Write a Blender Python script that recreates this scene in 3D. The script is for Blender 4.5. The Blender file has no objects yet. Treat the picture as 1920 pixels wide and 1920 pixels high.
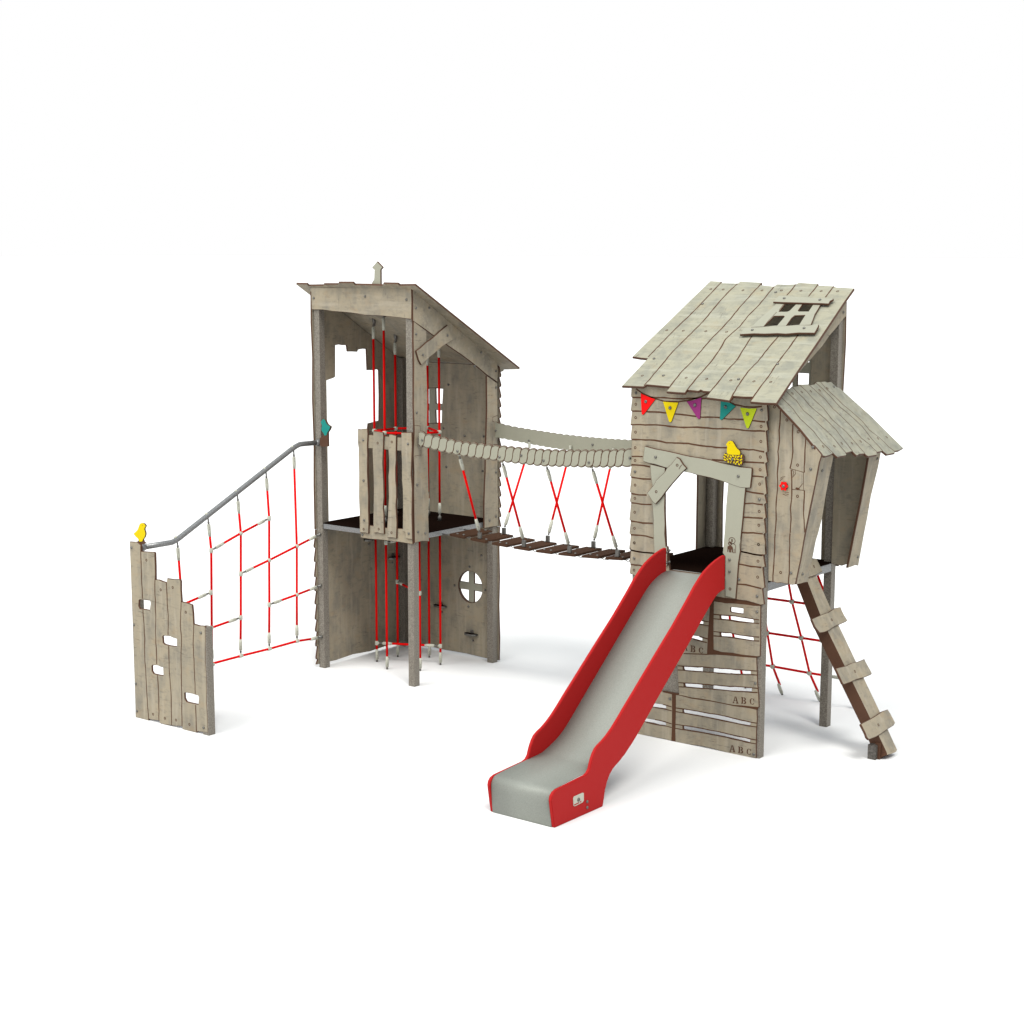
import bpy, bmesh, math, random
from mathutils import Vector, Matrix
from mathutils.geometry import tessellate_polygon
random.seed(7)
S = bpy.context.scene
COL = S.collection
R_ = math.radians

# ------------------------------------------------------------------ camera
EYE = Vector((12.420924, -14.196102, 4.92595))
CR = Vector((0.78897306, 0.61442656, 0.00122696))
CU = Vector((-0.09674443, 0.12225511, 0.98777234))
CF = Vector((-0.60676356, 0.77944448, -0.15589834))
FOC, PPX, PPY = 3184.02, 955.4505, 971.2141
cd = bpy.data.cameras.new('camera')
cam = bpy.data.objects.new('camera', cd); COL.objects.link(cam)
m = Matrix((CR, CU, -CF)).transposed().to_4x4(); m.translation = EYE
cam.matrix_world = m
cd.sensor_width = 36; cd.lens = FOC / 1920 * 36
cd.shift_x = (960 - PPX) / 1920; cd.shift_y = (PPY - 960) / 1920
cd.clip_end = 3000
S.camera = cam

# ------------------------------------------------------------------ world, lamps, exposure
W = bpy.data.worlds.new('World'); S.world = W; W.use_nodes = True
bg = W.node_tree.nodes['Background']
bg.inputs[1].default_value = 1.0
wt = W.node_tree; tc = wt.nodes.new('ShaderNodeTexCoord'); sx = wt.nodes.new('ShaderNodeSeparateXYZ'); rp_ = wt.nodes.new('ShaderNodeValToRGB')
wt.links.new(tc.outputs['Generated'], sx.inputs[0]); wt.links.new(sx.outputs['Z'], rp_.inputs[0]); wt.links.new(rp_.outputs[0], bg.inputs[0])
rp_.color_ramp.elements[0].position = .30; rp_.color_ramp.elements[0].color = (1, 1, 1, 1)      # white studio wall
rp_.color_ramp.elements[1].position = .85; rp_.color_ramp.elements[1].color = (.84, .93, 1.0, 1)  # cooler ceiling
def sun(name, frm, strength, ang, col):
    l = bpy.data.lights.new(name, 'SUN'); l.energy = strength; l.angle = R_(ang); l.color = col
    o = bpy.data.objects.new(name, l); COL.objects.link(o)
    o.rotation_euler = Vector(frm).to_track_quat('Z', 'Y').to_euler(); return o
sun('key_lamp', (0.72, -0.52, 1.3), 2.7, 20, (1.0, .985, .94))
sun('front_lamp', (-0.35, -1.0, 1.25), 2.7, 48, (1.0, .98, .93))
S.view_settings.view_transform = 'Standard'; S.view_settings.look = 'None'
S.view_settings.exposure = 0; S.view_settings.gamma = 1
S.view_settings.use_curve_mapping = False
S.render.engine = 'CYCLES'
S.cycles.max_bounces = 6

# ------------------------------------------------------------------ materials
def nt(name):
    mt = bpy.data.materials.new(name); mt.use_nodes = True
    t = mt.node_tree; return mt, t, t.nodes['Principled BSDF']
def flat(name, col, rough=.5, metal=0., spec=.3, bump=0, bscale=200, var=0, vscale=8):
    mt, t, b = nt(name); N = t.nodes; L = t.links
    b.inputs['Base Color'].default_value = (*col, 1); b.inputs['Roughness'].default_value = rough
    b.inputs['Metallic'].default_value = metal; b.inputs['Specular IOR Level'].default_value = spec
    if bump or var:
        tc = N.new('ShaderNodeTexCoord')
    if bump:
        n = N.new('ShaderNodeTexNoise'); n.inputs['Scale'].default_value = bscale; L.new(tc.outputs['Object'], n.inputs['Vector'])
        bp = N.new('ShaderNodeBump'); bp.inputs['Strength'].default_value = bump; bp.inputs['Distance'].default_value = .002
        L.new(n.outputs['Fac'], bp.inputs['Height']); L.new(bp.outputs[0], b.inputs['Normal'])
    if var:
        n = N.new('ShaderNodeTexNoise'); n.inputs['Scale'].default_value = vscale; n.inputs['Detail'].default_value = 4
        L.new(tc.outputs['Object'], n.inputs['Vector'])
        mx = N.new('ShaderNodeMixRGB'); mx.inputs[1].default_value = (*[c * (1 - var) for c in col], 1)
        mx.inputs[2].default_value = (*[min(1, c * (1 + var)) for c in col], 1)
        L.new(n.outputs['Fac'], mx.inputs[0]); L.new(mx.outputs[0], b.inputs['Base Color'])
    return mt

def wood(name, grain='z', a=(.252, .215, .153), b_=(.196, .175, .135), dark=(.075, .066, .052), rot=(0, 0, 0)):
    """printed weathered plywood: soft blotches, faint long streaks, short dark scratches across"""
    mt, t, b = nt(name); N = t.nodes; L = t.links
    b.inputs['Roughness'].default_value = .62; b.inputs['Specular IOR Level'].default_value = .18
    tc = N.new('ShaderNodeTexCoord')
    def noise(scale, sc, det=4, rough=.55):
        mp = N.new('ShaderNodeMapping'); mp.inputs['Scale'].default_value = sc; mp.inputs['Rotation'].default_value = rot
        L.new(tc.outputs['Object'], mp.inputs[0])
        n = N.new('ShaderNodeTexNoise'); n.inputs['Scale'].default_value = scale; n.inputs['Detail'].default_value = det
        n.inputs['Roughness'].default_value = rough; L.new(mp.outputs[0], n.inputs['Vector']); return n.outputs['Fac']
    def ramp(src, p0, p1):
        r = N.new('ShaderNodeMapRange'); r.inputs['From Min'].default_value = p0; r.inputs['From Max'].default_value = p1
        L.new(src, r.inputs['Value']); return r.outputs[0]
    def mul(x, y):
        q = N.new('ShaderNodeMath'); q.operation = 'MULTIPLY'; L.new(x, q.inputs[0])
        if hasattr(y, 'type'): L.new(y, q.inputs[1])
        else: q.inputs[1].default_value = y
        return q.outputs[0]
    def mix(f, c1, c2):
        q = N.new('ShaderNodeMixRGB'); L.new(f, q.inputs[0])
        for i, c in ((1, c1), (2, c2)):
            if isinstance(c, tuple): q.inputs[i].default_value = (*c, 1)
            else: L.new(c, q.inputs[i])
        return q.outputs[0]
    lng = (7, 7, .7) if grain == 'z' else ((.7, 7, 7) if grain == 'x' else (7, .7, 7))
    crs = (5, 5, 34) if grain == 'z' else ((34, 5, 5) if grain == 'x' else (5, 34, 5))
    c = mix(ramp(noise(1.0, lng, 2), .36, .66), a, (a[0]*.5+b_[0]*.5, a[1]*.5+b_[1]*.5, a[2]*.5+b_[2]*.5))
    c = mix(mul(ramp(noise(3.2, (1.6, 1.6, 1), 6, .62), .47, .66), .80), c, (b_[0]*.80, b_[1]*.82, b_[2]*.86))
    c = mix(mul(ramp(noise(9, (1, 1, 2.4) if grain == 'z' else (1, 2.4, 2.4), 5, .65), .53, .70), .50), c, (b_[0]*.62, b_[1]*.62, b_[2]*.66))
    c = mix(mul(ramp(noise(5.0, (1, 1, 1.7), 3), .56, .70), .30), c, (a[0]*1.02, a[1]*.84, a[2]*.66))
    c = mix(mul(ramp(noise(2.3, lng, 3), .52, .68), .55), c, (a[0]*1.16, a[1]*1.2, a[2]*1.3))
    sc = mul(ramp(noise(1.7, crs, 3, .7), .58, .72), ramp(noise(3.3, (1, 1, 1), 3), .48, .62))
    c = mix(mul(sc, .75), c, dark)
    kn = mul(ramp(noise(9, (1, 1, 1), 2), .70, .80), .55)
    c = mix(kn, c, dark)
    L.new(c, b.inputs['Base Color'])
    bp = N.new('ShaderNodeBump'); bp.inputs['Strength'].default_value = .12; bp.inputs['Distance'].default_value = .003
    L.new(noise(1.4, crs, 5), bp.inputs['Height']); L.new(bp.outputs[0], b.inputs['Normal'])
    return mt

M = {}
M['wood'] = wood('printed_wood_vertical', 'z')
M['woodh'] = wood('printed_wood_horizontal', 'x')
M['roof'] = wood('printed_wood_roof', 'x', a=(.256, .246, .184), b_=(.218, .214, .168))
M['roofy'] = wood('printed_wood_annex_roof', 'z', a=(.246, .238, .182), b_=(.208, .205, .164), rot=(0, R_(42), 0))
M['edge'] = flat('brown_core', (.062, .028, .015), .6, spec=.2, var=.15)
M['grey'] = flat('grey_green_panel', (.245, .242, .190), .45, spec=.25, var=.04)
M['rail'] = flat('cream_grey_panel', (.238, .234, .182), .45, spec=.25, var=.04)
M['deck'] = flat('dark_brown_deck', (.0070, .0038, .0028), .95, spec=.0, bump=.4, bscale=120)
M['groove'] = flat('engraved_brown_line', (.070, .034, .020), .7, spec=.05)
M['plank'] = flat('brown_bridge_plank', (.050, .026, .016), .85, spec=.03, bump=.3, bscale=150)
M['red'] = flat('red_plastic', (.295, .0115, .0115), .5, spec=.06, bump=.05, bscale=600)
M['rope'] = flat('red_rope', (.55, .001, .001), .6, spec=.06)
M['clamp'] = flat('pale_grey_clamp', (.37, .37, .31), .5, spec=.2)
M['black'] = flat('dark_screw_hole', (.02, .02, .02), .6)
M['bolt'] = flat('grey_bolt', (.12, .115, .105), .35, metal=.6, spec=.5)
M['steel'] = flat('brushed_steel', (.33, .34, .33), .38, metal=.9)
M['yellow'] = flat('yellow_panel', (.50, .385, .002), .6, spec=.08)
M['teal'] = flat('teal_panel', (.011, .175, .150), .6, spec=.08)
M['purple'] = flat('purple_panel', (.19, .024, .115), .6, spec=.08)
M['lime'] = flat('lime_panel', (.32, .39, .012), .6, spec=.08)
M['flagred'] = flat('red_panel', (.62, .004, .004), .6, spec=.08)
M['ground'] = flat('white_ground', (.63, .63, .63), .9, spec=0)

def speckle(name, c1, c2, sc, metal, rough):
    mt, t, b = nt(name); N = t.nodes; L = t.links
    tc = N.new('ShaderNodeTexCoord'); n = N.new('ShaderNodeTexNoise'); n.inputs['Scale'].default_value = sc; n.inputs['Detail'].default_value = 3
    L.new(tc.outputs['Object'], n.inputs['Vector'])
    r = N.new('ShaderNodeMapRange'); r.inputs['From Min'].default_value = .35; r.inputs['From Max'].default_value = .65
    L.new(n.outputs['Fac'], r.inputs['Value'])
    x = N.new('ShaderNodeMixRGB'); x.inputs[1].default_value = (*c1, 1); x.inputs[2].default_value = (*c2, 1)
    L.new(r.outputs[0], x.inputs[0]); L.new(x.outputs[0], b.inputs['Base Color'])
    b.inputs['Metallic'].default_value = metal; b.inputs['Roughness'].default_value = rough
    b.inputs['Specular IOR Level'].default_value = .25
    return mt
M['post'] = speckle('grey_galvanised_post', (.118, .104, .085), (.215, .195, .165), 90, .25, .5)
M['footpost'] = speckle('dark_foot_metal', (.05, .046, .04), (.12, .11, .10), 60, .3, .5)
M['tube'] = speckle('galvanised_tube', (.14, .142, .142), (.235, .238, .238), 80, .55, .38)
M['slide'] = speckle('blasted_steel_sheet', (.176, .184, .164), (.216, .226, .202), 130, .15, .55)

# ------------------------------------------------------------------ helpers
def zc(ox, oy, s):
    return lambda pts: [(ox + x / s, oy + y / s) for x, y in pts]
za, zb, zd = zc(540, 470, 4.174), zc(540, 850, 4.174), zc(640, 760, 6.4)
z3, z4, z5 = zc(220, 800, 4.571), zc(220, 1000, 4.571), zc(780, 740, 4.3636)
zf, zg, zh, zi = zc(1140, 500, 3.3103), zc(1140, 700, 5.647), zc(1180, 1000, 6.857), zc(1180, 1180, 6.857)
zj, zk, zl = zc(1340, 500, 6.4), zc(1400, 680, 6.0), zc(1400, 1000, 4.3636)
zs, zt = zc(900, 980, 3.84), zc(880, 1300, 6.0)
zn, zm = zc(1350, 990, 32.0), zc(560, 770, 19.2)

class Plane:
    """a flat sheet in the place: origin, in-plane axes u v, outward normal n"""
    def __init__(s, o, u, v):
        s.o = Vector(o); s.u = Vector(u).normalized(); s.v = Vector(v).normalized(); s.n = s.u.cross(s.v).normalized()
    def hit(s, px, py):
        d = CF + CR * ((px - PPX) / FOC) - CU * ((py - PPY) / FOC)
        p = EYE + d * ((s.o - EYE).dot(s.n) / d.dot(s.n))
        return ((p - s.o).dot(s.u), (p - s.o).dot(s.v))
    def tr(s, pts): return [s.hit(*p) for p in pts]
    def w(s, a, b, h=0): return s.o + s.u * a + s.v * b + s.n * h
def PY(y): return Plane((0, y, 0), (1, 0, 0), (0, 0, 1))       # normal -y
def PX(x): return Plane((x, 0, 0), (0, 1, 0), (0, 0, 1))       # normal +x
def pt(pl, px, py):
    a, b = pl.hit(px, py); return pl.w(a, b)

def thing(name, label, cat, loc=(0, 0, 0), group=None):
    o = bpy.data.objects.new(name, None); COL.objects.link(o); o.location = loc
    o['label'] = label; o['category'] = cat
    if group: o['group'] = group
    o.empty_display_size = .2
    return o
def base_of(o):
    L = Vector((0, 0, 0))
    while o: L += Vector(o.location); o = o.parent
    return L
def mobj(name, bm, mats, parent=None, smooth=False, label=None):
    me = bpy.data.meshes.new(name)
    if parent is not None:
        bmesh.ops.translate(bm, verts=bm.verts, vec=-base_of(parent))
    bm.to_mesh(me); bm.free()
    for q in (mats if isinstance(mats, (list, tuple)) else [mats]): me.materials.append(M[q] if isinstance(q, str) else q)
    if smooth:
        for p in me.polygons: p.use_smooth = True
    o = bpy.data.objects.new(name, me); COL.objects.link(o)
    if parent is not None: o.parent = parent
    if label: o['label'] = label
    return o

def wavy(pts, amp, step=.11):
    if not amp: return pts
    out = []; n = len(pts)
    for i in range(n):
        a, b = pts[i], pts[(i + 1) % n]; out.append(a)
        dx, dy = b[0] - a[0], b[1] - a[1]; l = math.hypot(dx, dy)
        k = int(l / step)
        if k >= 2:
            for j in range(1, k):
                t = j / k; q = random.uniform(-amp, amp)
                out.append((a[0] + dx * t - dy / l * q, a[1] + dy * t + dx / l * q))
    return out
def inset(lp, c):
    """move a loop inwards (outer) or outwards (hole) by c; orientation from signed area"""
    n = len(lp); A = sum(lp[i][0] * lp[(i + 1) % n][1] - lp[(i + 1) % n][0] * lp[i][1] for i in range(n)); sg = 1 if A > 0 else -1
    out = []
    for i in range(n):
        p0, p1, p2 = lp[i - 1], lp[i], lp[(i + 1) % n]
        def nn(a, b):
            dx, dy = b[0] - a[0], b[1] - a[1]; l = math.hypot(dx, dy) or 1e-9; return (-dy / l * sg, dx / l * sg)
        a, b = nn(p0, p1), nn(p1, p2); mx, my = a[0] + b[0], a[1] + b[1]; q = mx * mx + my * my
        k = min(1.0, 2 / q) if q > .3 else 1.0
        f = 2 / q if q > .8 else 1.2
        out.append((p1[0] + mx * c * f / 1.0 * (1 if q > .8 else .6), p1[1] + my * c * f / 1.0 * (1 if q > .8 else .6)))
    return out
def extrude(bm, pl, outer, holes, t, h0=0, mf=0, me_=1, ch=0):
    loops = [outer] + list(holes)
    flatp = [p for lp in loops for p in lp]
    tris = tessellate_polygon([[Vector((p[0], p[1], 0)) for p in lp] for lp in loops])
    if ch:
        ins = [p for i, lp in enumerate(loops) for p in inset(lp, ch if i == 0 else -ch)]
        F = [bm.verts.new(pl.w(p[0], p[1], h0)) for p in ins]
        G_ = [bm.verts.new(pl.w(p[0], p[1], h0 - ch)) for p in flatp]
    else:
        F = [bm.verts.new(pl.w(p[0], p[1], h0)) for p in flatp]; G_ = F
    B = [bm.verts.new(pl.w(p[0], p[1], h0 - t)) for p in flatp]
    new = []
    for tri in tris:
        try:
            f = bm.faces.new([F[i] for i in tri]); f.material_index = mf; new.append(f)
            f = bm.faces.new([B[i] for i in reversed(tri)]); f.material_index = mf; new.append(f)
        except ValueError: pass
    k = 0
    for lp in loops:
        n = len(lp)
        for i in range(n):
            a, b = k + i, k + (i + 1) % n
            try:
                f = bm.faces.new((G_[a], G_[b], B[b], B[a])); f.material_index = me_; new.append(f)
                if ch: f = bm.faces.new((F[a], F[b], G_[b], G_[a])); f.material_index = me_; new.append(f)
            except ValueError: pass
        k += n
    bmesh.ops.recalc_face_normals(bm, faces=new)
def strip(bm, pl, pts, w, h=.0012, mi=2):
    n = len(pts); w *= 1.18
    if n < 2: return
    L = []; 
    for i in range(n):
        a = pts[max(0, i - 1)]; b = pts[min(n - 1, i + 1)]
        dx, dy = b[0] - a[0], b[1] - a[1]; l = math.hypot(dx, dy) or 1
        ww = w * random.uniform(.8, 1.2) / 2
        L.append((bm.verts.new(pl.w(pts[i][0] - dy / l * ww, pts[i][1] + dx / l * ww, h)),
                  bm.verts.new(pl.w(pts[i][0] + dy / l * ww, pts[i][1] - dx / l * ww, h))))
    for i in range(n - 1):
        f = bm.faces.new((L[i][1], L[i + 1][1], L[i + 1][0], L[i][0])); f.material_index = mi
def patch(bm, pl, pts, h=.0012, mi=2):
    V = [bm.verts.new(pl.w(p[0], p[1], h)) for p in pts]
    for tri in tessellate_polygon([[Vector((p[0], p[1], 0)) for p in pts]]):
        f = bm.faces.new([V[i] for i in tri]); f.material_index = mi
        f.normal_update()
        if f.normal.dot(pl.n) < 0: f.normal_flip()
def ring(bm, pl, c, r0=.0075, r1=.0145, h=.0012, mi=2, k=16):
    A = [bm.verts.new(pl.w(c[0] + r0 * math.cos(i * 2 * math.pi / k), c[1] + r0 * math.sin(i * 2 * math.pi / k), h)) for i in range(k)]
    B = [bm.verts.new(pl.w(c[0] + r1 * math.cos(i * 2 * math.pi / k), c[1] + r1 * math.sin(i * 2 * math.pi / k), h)) for i in range(k)]
    for i in range(k):
        j = (i + 1) % k
        f = bm.faces.new((A[i], B[i], B[j], A[j])); f.material_index = mi
def subdiv(pts, step=.05, amp=.003):
    out = []
    for a, b in zip(pts, pts[1:]):
        l = math.hypot(b[0] - a[0], b[1] - a[1]); k = max(1, int(l / step))
        for j in range(k):
            t = j / k; s = amp if j else 0
            out.append((a[0] + (b[0] - a[0]) * t + random.uniform(-s, s), a[1] + (b[1] - a[1]) * t + random.uniform(-s, s)))
    out.append(pts[-1]); return out
def lathe(bm, p0, ax, prof, k=14, mi=0):
    ax = Vector(ax).normalized(); t = ax.orthogonal().normalized(); b = ax.cross(t)
    rows = []
    for h, r in prof:
        rows.append([bm.verts.new(Vector(p0) + ax * h + (t * math.cos(i * 2 * math.pi / k) + b * math.sin(i * 2 * math.pi / k)) * max(r, 1e-4)) for i in range(k)])
    for A, B in zip(rows, rows[1:]):
        for i in range(k):
            j = (i + 1) % k; f = bm.faces.new((A[i], A[j], B[j], B[i])); f.material_index = mi; f.smooth = True
    for A, rev in ((rows[0], True), (rows[-1], False)):
        f = bm.faces.new(A[::-1] if rev else A); f.material_index = mi
BOLT = None
def bolt(pos, n, parent, s=1.0):
    bm = bmesh.new()
    lathe(bm, pos, n, [(-.004, .014 * s), (.004, .0145 * s), (.009, .0125 * s), (.012, .008 * s), (.0125, .0075 * s), (.008, .006 * s)], 12)
    return mobj('bolt', bm, 'bolt', parent, True)
def panel(name, parent, pl, outer, t=.019, mat='wood', holes=(), grooves=(), rings=(), bolts=(), gw=.010, amp=.0, thin=(), patches=(), raw=False, label=None, h0=0, edge='edge'):
    f = (lambda q: q) if raw else pl.tr
    bm = bmesh.new()
    extrude(bm, pl, wavy(f(outer), amp), [f(h) for h in holes], t, h0, ch=.005 if t > .01 else 0)
    for g in grooves: strip(bm, pl, subdiv(f(g)), gw, h0 + .0012)
    for g in thin: strip(bm, pl, f(g), .0045, h0 + .0012)
    for g in patches: patch(bm, pl, f(g), h0 + .0010)
    for c in f(rings) if rings else (): ring(bm, pl, c, h=h0 + .0014)
    o = mobj(name, bm, [mat, edge, 'groove'], parent, label=label)
    for c in f(bolts) if bolts else (): bolt(pl.w(c[0], c[1], h0), pl.n, o)
    return o
def box(bm, x0, x1, y0, y1, z0, z1, bev=0):
    r = bmesh.ops.create_cube(bm, size=1)
    for v in r['verts']:
        v.co = Vector(((x0 + x1) / 2 + v.co.x * (x1 - x0), (y0 + y1) / 2 + v.co.y * (y1 - y0), (z0 + z1) / 2 + v.co.z * (z1 - z0)))
    if bev:
        es = list({e for v in r['verts'] for e in v.link_edges})
        bmesh.ops.bevel(bm, geom=es, offset=bev, segments=2, affect='EDGES', profile=.6)
def boxo(name, parent, mat, *a, bev=.004, label=None):
    bm = bmesh.new(); box(bm, *a, bev=bev); return mobj(name, bm, mat, parent, label=label)
def tube(bm, pts, r, k=10, mi=0, caps=True):
    pts = [Vector(p) for p in pts]; rows = []; ref = None
    for i, p in enumerate(pts):
        d = (pts[min(i + 1, len(pts) - 1)] - pts[max(i - 1, 0)]).normalized()
        if ref is None: ref = d.orthogonal().normalized()
        t = (ref - d * ref.dot(d)).normalized(); ref = t; b = d.cross(t)
        rows.append([bm.verts.new(p + (t * math.cos(j * 2 * math.pi / k) + b * math.sin(j * 2 * math.pi / k)) * r) for j in range(k)])
    for A, B in zip(rows, rows[1:]):
        for i in range(k):
            j = (i + 1) % k; f = bm.faces.new((A[i], A[j], B[j], B[i])); f.material_index = mi; f.smooth = True
    if caps: bm.faces.new(rows[0][::-1]); bm.faces.new(rows[-1])
ROPE_R = .0135
def rope(parent, pts, name='rope', r=ROPE_R):
    bm = bmesh.new(); tube(bm, pts, r); return mobj(name, bm, 'rope', parent)
def clamp(parent, p, d, L=.115, hook=True):
    """swaged rope end: p = joint end, d = direction along the rope away from the joint"""
    p = Vector(p); d = Vector(d).normalized()
    bm = bmesh.new()
    if hook: lathe(bm, p, d, [(0, .009), (.012, .013), (.025, .009), (.032, .008)], 10, 1)
    lathe(bm, p + d * .028, d, [(0, .013), (.006, .0195), (L * .68, .0195), (L, .0145)], 12, 0)
    side = d.cross(CR.cross(d)).normalized(); vd = (EYE - p).normalized(); s2 = (vd - d * vd.dot(d)).normalized()
    for k in range(3):
        lathe(bm, p + d * (.045 + k * .018) + s2 * .018 + side * .003, s2, [(0, .0035), (.0028, .0035)], 6, 2)
    return mobj('rope_clamp', bm, ['clamp', 'bolt', 'black'], parent, True)
def ball(parent, p, r=.031, ax=(0, 0, 1)):
    bm = bmesh.new()
    lathe(bm, Vector(p) - Vector(ax).normalized() * r * .8, ax, [(0, r * .5), (r * .3, r * .85), (r * .8, r), (r * 1.3, r * .85), (r * 1.6, r * .5)], 14)
    return mobj('cross_connector', bm, 'clamp', parent, True)
def tee(parent, p, axis, out):
    bm = bmesh.new(); a = Vector(axis).normalized(); o = Vector(out).normalized(); p = Vector(p)
    lathe(bm, p - a * .026, a, [(0, .018), (.004, .021), (.048, .021), (.052, .018)], 12)
    lathe(bm, p, o, [(0, .013), (.026, .013), (.032, .008)], 10)
    lathe(bm, p + o * .034, o, [(0, .008), (.008, .012), (.016, .008)], 10, 1)
    return mobj('tee_connector', bm, ['clamp', 'bolt'], parent, True)

# ------------------------------------------------------------------ setting
bm = bmesh.new(); box(bm, -900, 900, -900, 900, -.5, 0)
g = mobj('ground', bm, 'ground'); g['kind'] = 'structure'

# measures of the equipment
P = .09; WL = -1.418; D = 1.435; XF, XE, D2 = 3.047, 4.476, 1.411
SL = .585                                   # slope of both roofs
ZD = 1.752                                  # deck

def post(parent, x1, y0, z0, z1, w=P):
    o = boxo('post', parent, 'post', x1 - w, x1, y0, y0 + w, z0, z1, bev=.005); return o

# ================================================================== LEFT TOWER
T = thing('play_tower', 'open left tower with lean-to roof, grey arrow and slatted balcony', 'play tower', (-.71, .75, 0))
post(T, WL, 0, 0, 4.47); post(T, 0, 0, 0, 4.47); post(T, 0, D, 0, 3.62); post(T, WL, D, 0, 3.62)
# platform frame + deck
bm = bmesh.new()
box(bm, WL, -P, .012, .072, 1.686, 1.744, .004); box(bm, -.072, -.012, P, D, 1.686, 1.744, .004)
box(bm, WL, -P, D + .012, D + .072, 1.686, 1.744, .004); box(bm, WL - .078, WL - .018, P, D, 1.686, 1.744, .004)
mobj('platform_frame', bm, 'tube', T)
bm = bmesh.new(); box(bm, WL - .03, -.012, .014, D + .03, 1.7445, ZD + .004, .002)
mobj('platform_deck', bm, 'deck', T)
# back wall, two sheets, behind the rear posts
pb = PY(D + P + .003)
def saw(x, z0, z1, step, depth, sgn, up=True):
    out = []; z = z1
    while z - step > z0:
        s = step * random.uniform(.88, 1.12)
        out += [(x, z), (x + sgn * depth, z - s + .03), (x + sgn * depth * .8, z - s + .006)]
        z -= s
    out += [(x, z), (x + sgn * depth, z0)]
    return out
up = saw(.015, 1.66, 3.56, .125, .028, 1)
outer = [(-1.53, 1.66), (-1.53, 3.58)] + [(.0, 3.58)] + up
wx = lambda x, y: pb.hit(*za([(x, y)])[0])
hol = [wx(1045, 1078), wx(1205, 1072), wx(1212, 1085), wx(1205, 1200), wx(1200, 1350), wx(1100, 1352), wx(1050, 1345)]
back = panel('back_wall_panel', T, pb, outer, mat='wood', holes=[hol], raw=True)
for c in [(1255, 1049), (1382, 1449), (1532, 1453), (1217, 1390), (1523, 1723), (1240, 1690)]:
    q = wx(*c); bolt(pb.w(*q), pb.n, back)
# grey window cross behind the opening
pw = PY(D + P + .024); wz = lambda x, y: pw.hit(*za([(x, y)])[0])
x0, zt_ = wz(1000, 1040); x1_, zb_ = wz(1245, 1390)
def rect(a, b, c, d): return [(a, b), (c, b), (c, d), (a, d)]
hs = []
for (a, b, c, d) in ((1052, 1080, 1103, 1198), (1155, 1078, 1212, 1200), (1052, 1247, 1103, 1350), (1155, 1247, 1206, 1350)):
    p1 = wz(a, b); p2 = wz(c, d); hs.append([(p1[0], p1[1]), (p2[0], p1[1]), (p2[0], p2[1]), (p1[0] + .006, p2[1])])
panel('window_frame', T, pw, rect(x0, zb_, x1_, zt_), mat='grey', holes=hs, raw=True)
# lower back sheet with round window
low = [(-1.53, .03), (-1.2, .045), (-.9, .025), (-.5, .03), (-.2, .018), (.02, .02), (.026, .3), (.014, .7), (.024, 1.05), (.014, 1.4), (.024, 1.655), (-1.53, 1.655)]
cx_, cz_ = -.425, .872
def circ(cx, cz, rx, rz, a0=0, a1=360, k=40): return [(cx + rx * math.cos(R_(a0 + (a1 - a0) * i / k)), cz + rz * math.sin(R_(a0 + (a1 - a0) * i / k))) for i in range(k if a1 - a0 == 360 else k + 1)]
lowp = panel('back_wall_panel', T, pb, low, mat='wood', holes=[circ(cx_, cz_, .186, .196)], raw=True)
for (x, y) in [(1421, 887), (1306, 1034), (1545, 1071), (1413, 1198), (1514, 799), (1207, 1243), (1448, 1464)]:
    q = pb.hit(*zb([(x, y)])[0]); bolt(pb.w(*q), pb.n, lowp)
bar = .046; hs = []
for sx in (-1, 1):
    for sz in (-1, 1):
        R0 = .186; a = [(cx_ + sx * bar, cz_ + sz * bar)]
        k = 12
        th0 = math.asin(bar / R0); th1 = math.pi / 2 - th0
        hs.append(a + [(cx_ + sx * R0 * math.cos(th0 + (th1 - th0) * i / k), cz_ + sz * R0 * 1.04 * math.sin(th0 + (th1 - th0) * i / k)) for i in range(k + 1)])
panel('round_window_frame', T, pw, circ(cx_, cz_, .235, .245), mat='grey', holes=hs, raw=True)
# left wall, outside the left posts; seen from inside
plw = Plane((WL - P - .003, 0, 0), (0, 1, 0), (0, 0, 1))
hl = za([(303, 1015), (360, 995), (372, 985), (372, 740), (400, 735), (430, 740), (460, 740), (467, 790), (500, 790), (545, 792), (550, 775), (585, 768), (615, 770), (618, 850), (622, 935), (660, 935), (700, 928), (712, 935), (717, 1130), (715, 1330), (680, 1340), (630, 1352), (625, 1400)]) + zb([(640, 498), (322, 548)])
hole = plw.tr(hl)
outer = [(-.022, 1.67), (1.53, 1.67), (1.53, 3.59), (-.02, 4.50)]
v = [(-.028, 4.1), (-.012, 3.7), (-.026, 3.2), (-.012, 2.7), (-.024, 2.2)]
leftp = panel('left_wall_panel', T, plw, outer + v, mat='wood', holes=[hole], raw=True)
outer = [(1.53, .03), (1.53, 1.665), (-.015, 1.665)] + [(a, b) for a, b in saw(-.015, .04, 1.6, .165, .028, -1)] + [(.3, .03), (.6, .045), (.9, .025), (1.25, .04)]
leftl = panel('left_wall_panel', T, plw, outer, mat='wood', raw=True)
for (x, y) in [(632, 712), (815, 855)]:
    q = plw.hit(*zb([(x, y)])[0]); bolt(plw.w(*q), plw.n, leftl)
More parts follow.
